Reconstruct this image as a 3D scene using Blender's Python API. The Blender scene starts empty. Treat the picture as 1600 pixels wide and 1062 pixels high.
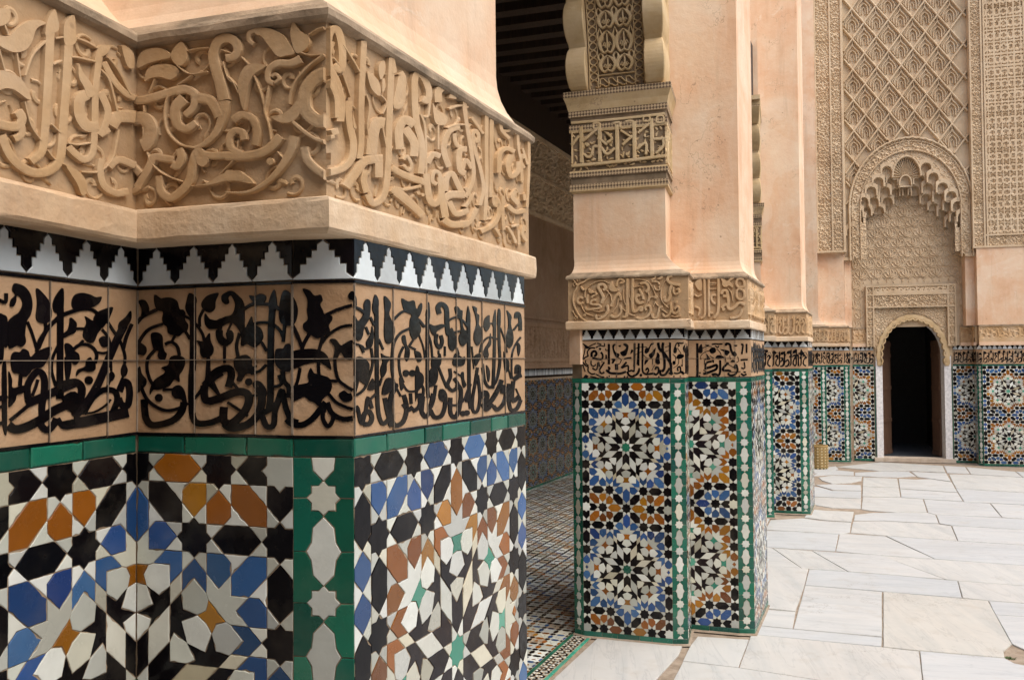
import bpy, bmesh, math, random
from mathutils import Vector, Matrix
from mathutils.geometry import delaunay_2d_cdt, tessellate_polygon
random.seed(7)
R = math.radians
S = bpy.context.scene
B = 0.04                      # metres in one tile module (side of a star's square)
EYE = 37.6 * B
FPX = 1310.0                  # focal length in pixels of the 1600 px wide photograph

# ------------------------------------------------------------------ camera
cam_d = bpy.data.cameras.new('camera')
cam = bpy.data.objects.new('camera', cam_d)
S.collection.objects.link(cam)
cam_d.sensor_width = 36.0
cam_d.lens = FPX * 36.0 / 1600.0
cam_d.clip_start = 0.02
cam_d.clip_end = 500
cam.location = (0, 0, EYE)
cam.rotation_euler = (R(90) + math.atan(32 / FPX), 0.0075, 0)
S.camera = cam
CAMR = cam.rotation_euler.to_matrix()

# ------------------------------------------------------------------ light: open shade under a bright overcast sky
W = bpy.data.worlds.new('World')
S.world = W
W.use_nodes = True
nt = W.node_tree
bg = nt.nodes['Background']
sky = nt.nodes.new('ShaderNodeTexSky')
sky.sky_type = 'NISHITA'
sky.sun_disc = False
SUN_EL, SUN_AZ = R(57), R(132)          # azimuth clockwise from +Y (the view direction)
sky.sun_elevation = SUN_EL
sky.sun_rotation = SUN_AZ
sky.air_density = 1.0
sky.dust_density = 3.0
sky.ozone_density = 0.6
nt.links.new(sky.outputs['Color'], bg.inputs['Color'])
bg.inputs['Strength'].default_value = 0.10
sun_d = bpy.data.lights.new('sun', 'SUN')
sun_d.energy = 1.3
sun_d.angle = R(70)
sun_d.color = (1.0, 0.965, 0.91)
sun = bpy.data.objects.new('sun', sun_d)
S.collection.objects.link(sun)
sdir = Vector((math.sin(SUN_AZ) * math.cos(SUN_EL), math.cos(SUN_AZ) * math.cos(SUN_EL), math.sin(SUN_EL)))
sun.rotation_euler = sdir.to_track_quat('Z', 'Y').to_euler()
sun.location = sdir * 30
S.view_settings.view_transform = 'Standard'
S.view_settings.look = 'None'
S.view_settings.gamma = 1
S.view_settings.use_curve_mapping = False
S.view_settings.exposure = 1.6
S.render.engine = 'CYCLES'
S.cycles.max_bounces = 8
S.cycles.diffuse_bounces = 5
S.cycles.glossy_bounces = 3

# ------------------------------------------------------------------ object helpers
def link(o, parent=None):
    S.collection.objects.link(o)
    if parent is not None:
        o.parent = parent
    return o

def tag(o, label=None, cat=None, group=None, kind=None):
    if label: o['label'] = label
    if cat: o['category'] = cat
    if group: o['group'] = group
    if kind: o['kind'] = kind
    return o

def thing(name, loc, label, cat, group=None):
    o = bpy.data.objects.new(name, None)
    o.empty_display_size = 0.1
    o.location = loc
    link(o)
    return tag(o, label, cat, group)

def base_of(parent):
    """world offset of a parent chain (no rotations are used on parents)"""
    v = Vector((0, 0, 0))
    while parent is not None:
        v += parent.location
        parent = parent.parent
    return v

class MB:
    """collects polygons in world metres, several materials"""
    def __init__(self):
        self.v = []; self.f = []; self.m = []; self.mats = []; self.smooth = []
    def mi(self, mat):
        if mat not in self.mats: self.mats.append(mat)
        return self.mats.index(mat)
    def add(self, verts, faces, mat, smooth=False):
        o = len(self.v); k = self.mi(mat)
        self.v += [tuple(p) for p in verts]
        for f in faces:
            self.f.append([o + i for i in f]); self.m.append(k); self.smooth.append(smooth)
    def build(self, name, parent=None, centre=False, kind=None):
        if not self.v: return None
        off = base_of(parent)
        c = Vector((0, 0, 0))
        if centre:
            n = len(self.v)
            c = Vector((sum(p[0] for p in self.v) / n, sum(p[1] for p in self.v) / n, sum(p[2] for p in self.v) / n)) - off
        sub = off + c
        me = bpy.data.meshes.new(name)
        me.from_pydata([(p[0] - sub.x, p[1] - sub.y, p[2] - sub.z) for p in self.v], [], self.f)
        for m in self.mats: me.materials.append(m)
        me.polygons.foreach_set('material_index', self.m)
        me.polygons.foreach_set('use_smooth', self.smooth)
        me.update()
        o = bpy.data.objects.new(name, me)
        o.location = c
        link(o, parent)
        if kind: o['kind'] = kind
        return o

def V2(x, y): return Vector((x, y))

class Face:
    """vertical face from plan point p0 to p1 (module units, left to right as seen from outside); local (u, h, d)"""
    def __init__(s, p0, p1):
        s.o = V2(*p0)
        d = V2(*p1) - s.o
        s.L = d.length
        s.u = d / s.L
        s.n = V2(s.u.y, -s.u.x)
    def w(s, u, h, d=0.0):
        q = s.o + s.u * u + s.n * d
        return (q.x * B, q.y * B, EYE + h * B)
    def shift(s, d, u0=0.0, u1=None):
        u1 = s.L if u1 is None else u1
        return Face(s.o + s.n * d + s.u * u0, s.o + s.n * d + s.u * u1)
    def uv(s, px, py, d=0.0):
        """where the line of sight through photo pixel (px, py) meets this face's plane"""
        r = CAMR @ Vector(((px - 800) / FPX, -(py - 531) / FPX, -1))
        o = s.o + s.n * d
        t = (o.dot(s.n)) / (r.x * s.n.x + r.y * s.n.y)
        q = V2(r.x * t, r.y * t) - o
        return (q.dot(s.u), r.z * t)

def ground(px, py, h=-37.6):
    r = CAMR @ Vector(((px - 800) / FPX, -(py - 531) / FPX, -1))
    t = h / r.z
    return (r.x * t, r.y * t)

def project(p):
    q = CAMR.transposed() @ (Vector(p) - Vector((0, 0, EYE)))
    if q.z > -1e-6: return None
    return (800 - q.x / q.z * FPX, 531 + q.y / q.z * FPX)

# ------------------------------------------------------------------ materials
MATS = {}
def nodes_mat(name):
    m = bpy.data.materials.new(name)
    m.use_nodes = True
    t = m.node_tree
    return m, t, t.nodes['Principled BSDF'], t.nodes, t.links

def noise(t, scale, detail=4, rough=0.55, coord=None, dist=0.0):
    n = t.nodes.new('ShaderNodeTexNoise')
    n.inputs['Scale'].default_value = scale
    n.inputs['Detail'].default_value = detail
    n.inputs['Roughness'].default_value = rough
    n.inputs['Distortion'].default_value = dist
    if coord is not None: t.links.new(coord, n.inputs['Vector'])
    return n

def ramp(t, fac, stops):
    r = t.nodes.new('ShaderNodeValToRGB')
    e = r.color_ramp.elements
    while len(e) < len(stops): e.new(0.5)
    for i, (p, c) in enumerate(stops):
        e[i].position = p
        e[i].color = (c[0], c[1], c[2], 1) if len(c) == 3 else c
    t.links.new(fac, r.inputs['Fac'])
    return r

def mix(t, fac, a, b, mode='MIX'):
    n = t.nodes.new('ShaderNodeMix')
    n.data_type = 'RGBA'
    n.blend_type = mode
    for i, x in ((0, fac), (6, a), (7, b)):
        if isinstance(x, (int, float)): n.inputs[i].default_value = x
        elif isinstance(x, tuple): n.inputs[i].default_value = (x[0], x[1], x[2], 1)
        else: t.links.new(x, n.inputs[i])
    return n.outputs[2]

def worldpos(t):
    return t.nodes.new('ShaderNodeNewGeometry').outputs['Position']

def bump(t, height, strength, dist=0.002, normal=None):
    b = t.nodes.new('ShaderNodeBump')
    b.inputs['Strength'].default_value = strength
    b.inputs['Distance'].default_value = dist
    t.links.new(height, b.inputs['Height'])
    if normal is not None: t.links.new(normal, b.inputs['Normal'])
    return b.outputs['Normal']

def math_n(t, op, a, b=None):
    n = t.nodes.new('ShaderNodeMath')
    n.operation = op
    for i, x in ((0, a), (1, b)):
        if x is None: continue
        if isinstance(x, (int, float)): n.inputs[i].default_value = x
        else: t.links.new(x, n.inputs[i])
    return n.outputs[0]

def tile_rand(t):
    g = t.nodes.new('ShaderNodeNewGeometry').outputs['Random Per Island']
    o = t.nodes.new('ShaderNodeObjectInfo').outputs['Random']
    return math_n(t, 'FRACT', math_n(t, 'ADD', g, o))

def glaze(name, cols, rough=0.22, chip=0.5, chipcol=(0.33, 0.22, 0.13), spec=0.5):
    """glazed tile: a colour per tile from the list, cloudy glaze, small chips showing the clay, light grime"""
    m, t, p, N, L = nodes_mat(name)
    pos = worldpos(t)
    r = tile_rand(t)
    st = [(i / max(1, len(cols) - 1), c) for i, c in enumerate(cols)]
    base = ramp(t, r, st).outputs['Color']
    r2 = math_n(t, 'FRACT', math_n(t, 'MULTIPLY', r, 7.31))
    val = ramp(t, r2, [(0.0, (0.62,) * 3), (0.5, (0.95,) * 3), (1.0, (1.25,) * 3)]).outputs['Color']
    base = mix(t, 1.0, base, val, 'MULTIPLY')
    n1 = noise(t, 28, 5, 0.6, pos)
    base = mix(t, math_n(t, 'MULTIPLY', n1.outputs['Fac'], 0.45), base, tuple(min(1, c * 0.5) for c in cols[0]), 'MIX')
    n2 = noise(t, 105, 4, 0.75, pos)
    ch = ramp(t, n2.outputs['Fac'], [(0.70, (0, 0, 0)), (0.74, (1, 1, 1))])
    base = mix(t, math_n(t, 'MULTIPLY', ch.outputs['Color'], chip), base, chipcol)
    n4 = noise(t, 9, 4, 0.6, pos)
    gr = ramp(t, n4.outputs['Fac'], [(0.5, (0, 0, 0)), (0.8, (1, 1, 1))])
    base = mix(t, math_n(t, 'MULTIPLY', gr.outputs['Color'], 0.10), base, (0.35, 0.30, 0.22))
    L.new(base, p.inputs['Base Color'])
    rr = ramp(t, n1.outputs['Fac'], [(0.3, (rough * .7,) * 3), (0.75, (rough + 0.14,) * 3)])
    rr2 = mix(t, ch.outputs['Color'], rr.outputs['Color'], (0.9, 0.9, 0.9))
    L.new(rr2, p.inputs['Roughness'])
    p.inputs['Specular IOR Level'].default_value = spec
    n3 = noise(t, 45, 3, 0.5, pos)
    nb = bump(t, n3.outputs['Fac'], 0.25, 0.003)
    L.new(bump(t, ch.outputs['Color'], 0.3, -0.0006, nb), p.inputs['Normal'])
    return m

def plaster(name, cols, scale=3.0, rough=0.85, bmp=0.35, streak=True, pit=True, fine=160):
    m, t, p, N, L = nodes_mat(name)
    pos = worldpos(t)
    n1 = noise(t, scale, 6, 0.62, pos, 0.4)
    k = len(cols)
    base = ramp(t, n1.outputs['Fac'], [(0.28 + 0.46 * i / (k - 1), c) for i, c in enumerate(cols)]).outputs['Color']
    if streak:
        mp = N.new('ShaderNodeMapping'); mp.inputs['Scale'].default_value = (9, 9, 1.3)
        L.new(pos, mp.inputs['Vector'])
        n2 = noise(t, 1.6, 5, 0.65, mp.outputs['Vector'], 0.6)
        f = ramp(t, n2.outputs['Fac'], [(0.45, (0, 0, 0)), (0.75, (1, 1, 1))])
        base = mix(t, math_n(t, 'MULTIPLY', f.outputs['Color'], 0.4), base, cols[-1])
    n5 = noise(t, 14, 5, 0.7, pos)
    base = mix(t, math_n(t, 'MULTIPLY', n5.outputs['Fac'], 0.28), base, cols[0], 'MULTIPLY')
    # hairline cracks, only in places, and pale scuffed patches
    dv = N.new('ShaderNodeVectorMath'); dv.operation = 'ADD'
    nd = noise(t, 5, 4, 0.6, pos)
    L.new(pos, dv.inputs[0]); L.new(mix(t, 1.0, (0, 0, 0), nd.outputs['Color'], 'MIX'), dv.inputs[1])
    vc = N.new('ShaderNodeTexVoronoi'); vc.feature = 'DISTANCE_TO_EDGE'; vc.inputs['Scale'].default_value = 1.9
    L.new(dv.outputs[0], vc.inputs['Vector'])
    ck = ramp(t, vc.outputs['Distance'], [(0.0, (1, 1, 1)), (0.009, (0, 0, 0))])
    nm = noise(t, 2.2, 3, 0.5, pos)
    cm = ramp(t, nm.outputs['Fac'], [(0.52, (0, 0, 0)), (0.60, (1, 1, 1))])
    crack = math_n(t, 'MULTIPLY', ck.outputs['Color'], cm.outputs['Color'])
    base = mix(t, math_n(t, 'MULTIPLY', crack, 0.75), base, (0.20, 0.13, 0.08))
    nw = noise(t, 7, 6, 0.75, pos, 0.8)
    wm = ramp(t, nw.outputs['Fac'], [(0.60, (0, 0, 0)), (0.68, (1, 1, 1))])
    base = mix(t, math_n(t, 'MULTIPLY', wm.outputs['Color'], 0.38), base, tuple(min(.8, c * f_) for c, f_ in zip(cols[-1], (1.0, 1.08, 1.12))))
    # water stains running down and old repairs
    ms = N.new('ShaderNodeMapping'); ms.inputs['Scale'].default_value = (13, 13, 0.9)
    L.new(pos, ms.inputs['Vector'])
    ns = noise(t, 1.1, 6, 0.7, ms.outputs['Vector'], 0.3)
    sm = ramp(t, ns.outputs['Fac'], [(0.56, (0, 0, 0)), (0.72, (1, 1, 1))])
    base = mix(t, math_n(t, 'MULTIPLY', sm.outputs['Color'], 0.30), base, (0.36, 0.25, 0.165))
    nr = noise(t, 1.3, 2, 0.4, pos, 1.2)
    rm = ramp(t, nr.outputs['Fac'], [(0.60, (0, 0, 0)), (0.615, (1, 1, 1))])
    base = mix(t, math_n(t, 'MULTIPLY', rm.outputs['Color'], 0.16), base, tuple(min(.8, c * f_) for c, f_ in zip(cols[-1], (1.06, 1.15, 1.22))))
    n3 = noise(t, fine, 4, 0.6, pos)
    n4 = noise(t, 38, 3, 0.55, pos)
    h = math_n(t, 'ADD', math_n(t, 'MULTIPLY', n3.outputs['Fac'], 0.35), n4.outputs['Fac'])
    if pit:
        v = N.new('ShaderNodeTexVoronoi'); v.inputs['Scale'].default_value = 9
        L.new(pos, v.inputs['Vector'])
        pt = ramp(t, v.outputs['Distance'], [(0.035, (1, 1, 1)), (0.06, (0, 0, 0))])
        base = mix(t, math_n(t, 'MULTIPLY', pt.outputs['Color'], 0.55), base, (0.16, 0.10, 0.06))
    L.new(base, p.inputs['Base Color'])
    p.inputs['Roughness'].default_value = rough
    p.inputs['Specular IOR Level'].default_value = 0.25
    L.new(bump(t, h, bmp, 0.004), p.inputs['Normal'])
    return m

BLACK = glaze('black glaze', [(0.003, 0.003, 0.004), (0.005, 0.004, 0.005), (0.007, 0.005, 0.006)], 0.13, 0.22, spec=0.18)
PLUM = glaze('plum black glaze', [(0.012, 0.008, 0.010), (0.008, 0.006, 0.008), (0.02, 0.012, 0.014)], 0.16, 0.25, spec=0.22)
WHITE = glaze('white glaze', [(0.52, 0.54, 0.46), (0.62, 0.64, 0.57), (0.66, 0.68, 0.64), (0.56, 0.54, 0.40)], 0.20, 0.30)
CREAM = glaze('cream glaze', [(0.52, 0.46, 0.30), (0.58, 0.56, 0.44), (0.62, 0.63, 0.56)], 0.22, 0.35)
BLUE = glaze('blue glaze', [(0.014, 0.050, 0.17), (0.032, 0.105, 0.27), (0.016, 0.06, 0.15), (0.055, 0.15, 0.32), (0.015, 0.045, 0.20)], 0.2, 0.4)
HONEY = glaze('honey glaze', [(0.18, 0.050, 0.004), (0.32, 0.105, 0.008), (0.24, 0.068, 0.005), (0.42, 0.19, 0.012), (0.16, 0.042, 0.004)], 0.2, 0.4)
GREEN = glaze('green glaze', [(0.005, 0.075, 0.05), (0.008, 0.125, 0.08), (0.014, 0.15, 0.085), (0.007, 0.10, 0.078)], 0.2, 0.45)
TEAL = glaze('pale teal glaze', [(0.06, 0.32, 0.22), (0.03, 0.24, 0.16), (0.12, 0.38, 0.27)], 0.22, 0.35)
GREYW = glaze('grey white glaze', [(0.56, 0.61, 0.61), (0.64, 0.68, 0.67), (0.60, 0.66, 0.68)], 0.16, 0.25)
SHADEW = glaze('shaded pale glaze', [(0.05, 0.10, 0.11), (0.09, 0.15, 0.15), (0.07, 0.11, 0.10)], 0.3, 0.3)  # white and cream tiles with the gallery's shade put into the colour
GROUT = plaster('grout', [(0.20, 0.14, 0.09), (0.36, 0.27, 0.18), (0.46, 0.37, 0.26)], 20, 0.95, 0.4, False, False)
PINK = plaster('pink plaster', [(0.60, 0.37, 0.225), (0.67, 0.45, 0.29), (0.70, 0.53, 0.37), (0.73, 0.61, 0.47)], 2.6)
CREAMP = plaster('worn cream plaster', [(0.50, 0.33, 0.19), (0.60, 0.44, 0.28), (0.66, 0.52, 0.36), (0.70, 0.60, 0.46)], 5, 0.88, 0.6)
TAN = plaster('tan carved plaster', [(0.40, 0.25, 0.12), (0.50, 0.33, 0.17), (0.55, 0.39, 0.23), (0.58, 0.44, 0.29)], 5, 0.85, 0.45)
TANG = plaster('tan plaster ground', [(0.36, 0.23, 0.12), (0.46, 0.31, 0.17), (0.53, 0.39, 0.25)], 6, 0.9, 0.6)
LEDGE = plaster('weathered ledge plaster', [(0.16, 0.125, 0.085), (0.36, 0.27, 0.18), (0.54, 0.42, 0.29)], 9, 0.9, 0.8)
STUCCO = plaster('pale stucco', [(0.46, 0.34, 0.21), (0.56, 0.43, 0.28), (0.62, 0.50, 0.35)], 4, 0.9, 0.4)
KUFIC = plaster('ochre stucco', [(0.44, 0.31, 0.15), (0.54, 0.40, 0.22), (0.60, 0.47, 0.30)], 6, 0.85, 0.4)
TERRA = plaster('bare terracotta', [(0.38, 0.235, 0.125), (0.45, 0.295, 0.17), (0.50, 0.35, 0.22)], 12, 0.8, 0.55, False, False, 220)
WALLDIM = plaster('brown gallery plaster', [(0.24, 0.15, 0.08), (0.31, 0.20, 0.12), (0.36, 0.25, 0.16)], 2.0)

def marble(name):
    m, t, p, N, L = nodes_mat(name)
    pos = worldpos(t)
    oi = N.new('ShaderNodeObjectInfo')
    ang = math_n(t, 'MULTIPLY', oi.outputs['Random'], 25.0)
    vr = N.new('ShaderNodeVectorRotate'); vr.rotation_type = 'Z_AXIS'
    L.new(pos, vr.inputs['Vector'])
    # slabs were cut either way from the block: veins along one of two directions
    two = math_n(t, 'GREATER_THAN', oi.outputs['Random'], 0.62)
    L.new(math_n(t, 'ADD', math_n(t, 'MULTIPLY', two, 1.25), math_n(t, 'ADD', 0.2, math_n(t, 'MULTIPLY', oi.outputs['Random'], 0.25))), vr.inputs['Angle'])
    mp = N.new('ShaderNodeMapping'); mp.inputs['Scale'].default_value = (0.8, 6.0, 1)
    L.new(vr.outputs['Vector'], mp.inputs['Vector'])
    sc = N.new('ShaderNodeVectorMath'); sc.operation = 'ADD'
    L.new(mp.outputs['Vector'], sc.inputs[0])
    cb = N.new('ShaderNodeCombineXYZ'); L.new(ang, cb.inputs[0]); L.new(ang, cb.inputs[1]); L.new(cb.outputs[0], sc.inputs[1])
    n1 = noise(t, 1.7, 6, 0.6, sc.outputs[0], 0.5)
    n1b = noise(t, 1.3, 7, 0.62, sc.outputs[0], 0.9)
    base = ramp(t, n1.outputs['Fac'], [(0.25, (0.37, 0.387, 0.39)), (0.5, (0.44, 0.446, 0.438)), (0.75, (0.48, 0.478, 0.46))]).outputs['Color']
    vein = ramp(t, n1b.outputs['Fac'], [(0.485, (0, 0, 0)), (0.5, (1, 1, 1)), (0.515, (0, 0, 0))])
    base = mix(t, math_n(t, 'MULTIPLY', vein.outputs['Color'], 0.45), base, (0.27, 0.28, 0.29))
    tint = ramp(t, oi.outputs['Random'], [(0.0, (0.93, 0.95, 0.97)), (0.35, (1, 1, 1)), (0.7, (1.0, 0.985, 0.95)), (0.92, (1.0, 0.975, 0.94)), (1.0, (0.99, 0.945, 0.87))])
    base = mix(t, 1.0, base, tint.outputs['Color'], 'MULTIPLY')
    n2 = noise(t, 5, 5, 0.65, pos)
    st = ramp(t, n2.outputs['Fac'], [(0.55, (0, 0, 0)), (0.85, (1, 1, 1))])
    base = mix(t, math_n(t, 'MULTIPLY', st.outputs['Color'], 0.5), base, (0.33, 0.27, 0.20))
    n4 = noise(t, 60, 3, 0.7, pos)
    sp = ramp(t, n4.outputs['Fac'], [(0.72, (0, 0, 0)), (0.78, (1, 1, 1))])
    base = mix(t, math_n(t, 'MULTIPLY', sp.outputs['Color'], 0.5), base, (0.40, 0.33, 0.26))
    # fine cracks and foot-worn grey paths
    dv = N.new('ShaderNodeVectorMath'); dv.operation = 'ADD'
    nd = noise(t, 3, 5, 0.65, pos)
    L.new(pos, dv.inputs[0]); L.new(nd.outputs['Color'], dv.inputs[1])
    vc = N.new('ShaderNodeTexVoronoi'); vc.feature = 'DISTANCE_TO_EDGE'; vc.inputs['Scale'].default_value = 1.1
    L.new(dv.outputs[0], vc.inputs['Vector'])
    ck = ramp(t, vc.outputs['Distance'], [(0.0, (1, 1, 1)), (0.006, (0, 0, 0))])
    nm = noise(t, 1.4, 3, 0.5, pos)
    cm = ramp(t, nm.outputs['Fac'], [(0.50, (0, 0, 0)), (0.58, (1, 1, 1))])
    base = mix(t, math_n(t, 'MULTIPLY', math_n(t, 'MULTIPLY', ck.outputs['Color'], cm.outputs['Color']), 0.65), base, (0.17, 0.14, 0.11))
    nf = noise(t, 0.9, 5, 0.7, pos, 0.5)
    fm = ramp(t, nf.outputs['Fac'], [(0.45, (0, 0, 0)), (0.75, (1, 1, 1))])
    base = mix(t, math_n(t, 'MULTIPLY', fm.outputs['Color'], 0.30), base, (0.33, 0.30, 0.26))
    L.new(base, p.inputs['Base Color'])
    L.new(ramp(t, n2.outputs['Fac'], [(0.3, (0.42,) * 3), (0.7, (0.65,) * 3)]).outputs['Color'], p.inputs['Roughness'])
    p.inputs['Specular IOR Level'].default_value = 0.35
    n3 = noise(t, 25, 4, 0.6, pos)
    L.new(bump(t, n3.outputs['Fac'], 0.2, 0.003), p.inputs['Normal'])
    return m
MARBLE = marble('worn white marble')
MORTAR = plaster('sandy mortar', [(0.20, 0.155, 0.11), (0.30, 0.24, 0.18), (0.38, 0.32, 0.25)], 16, 0.95, 0.8, False, False)

def wood(name, cols, rough=0.6):
    m, t, p, N, L = nodes_mat(name)
    pos = worldpos(t)
    mp = N.new('ShaderNodeMapping'); mp.inputs['Scale'].default_value = (14, 14, 1.5)
    L.new(pos, mp.inputs['Vector'])
    n1 = noise(t, 3, 6, 0.6, mp.outputs['Vector'], 1.0)
    base = ramp(t, n1.outputs['Fac'], [(0.3, cols[0]), (0.7, cols[1])]).outputs['Color']
    L.new(base, p.inputs['Base Color'])
    p.inputs['Roughness'].default_value = rough
    L.new(bump(t, n1.outputs['Fac'], 0.5, 0.004), p.inputs['Normal'])
    return m
CEDAR = wood('dark cedar', [(0.020, 0.011, 0.006), (0.05, 0.029, 0.017)])
DOORWOOD = wood('worn door cedar', [(0.07, 0.035, 0.02), (0.15, 0.08, 0.045)])
def flat(name, col, rough=0.8):
    m, t, p, N, L = nodes_mat(name)
    pos = worldpos(t)
    n = noise(t, 30, 5, 0.6, pos)
    L.new(ramp(t, n.outputs['Fac'], [(0.3, tuple(c * 0.75 for c in col)), (0.7, tuple(min(1, c * 1.15) for c in col))]).outputs['Color'], p.inputs['Base Color'])
    p.inputs['Roughness'].default_value = rough
    L.new(bump(t, n.outputs['Fac'], 0.3, 0.003), p.inputs['Normal'])
    return m
LIME = flat('white limewash', (0.72, 0.70, 0.68))
DARKIN = flat('near black room plaster', (0.05, 0.045, 0.04))  # near-black plaster for the walls and ceiling behind the doorway

# ------------------------------------------------------------------ zellige pattern (sixteen-rayed rosettes), in modules
Q = math.sqrt(0.5)
def rot(pts, a):
    c, s_ = math.cos(a), math.sin(a)
    return [(x * c - y * s_, x * s_ + y * c) for x, y in pts]
def mv(pts, x0, y0): return [(x + x0, y + y0) for x, y in pts]
def khatem(cx, cy, r=Q):
    k = r * Q * 2 * 0.5
    inner = r * 0.7654
    return [(cx + (r if i % 2 == 0 else inner) * math.cos(i * math.pi / 8), cy + (r if i % 2 == 0 else inner) * math.sin(i * math.pi / 8)) for i in range(16)]
def hexa(cx, cy, a=0.0, half=1.0):
    return mv(rot([(half, 0), (half - .5, .5), (.5 - half, .5), (-half, 0), (.5 - half, -.5), (half - .5, -.5)], a), cx, cy)
def house(tx, ty, a, cut=(1, 0)):
    """pentagonal kite, its tip at (tx, ty) pointing along angle a; cut = (left, right) back corners trimmed"""
    p = [(0, 0), (-.5, .5)]
    p += [(-.914, .5), (-1.207, .207)] if cut[0] else [(-1.207, .5)]
    p += [(-1.207, -.207), (-.914, -.5)] if cut[1] else [(-1.207, -.5)]
    p += [(-.5, -.5)]
    return mv(rot(p, a), tx, ty)
def chevron(tx, ty, a, L=Q):
    return mv(rot([(0, 0), (-.5, .5), (-.5 - L, .5), (-L, 0), (-.5 - L, -.5), (-.5, -.5)], a), tx, ty)
UP = math.pi / 2
C2 = 1 + math.sqrt(2)          # 2.414
C3 = 2 + math.sqrt(2)          # 3.414
R3 = C2 + C3                   # 5.828
R1 = R3 + C2                   # 8.243
PER = 2 * R1
TOPE = R1 + 0.5

def refl(pts): return [(-x, y) for x, y in pts]

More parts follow.
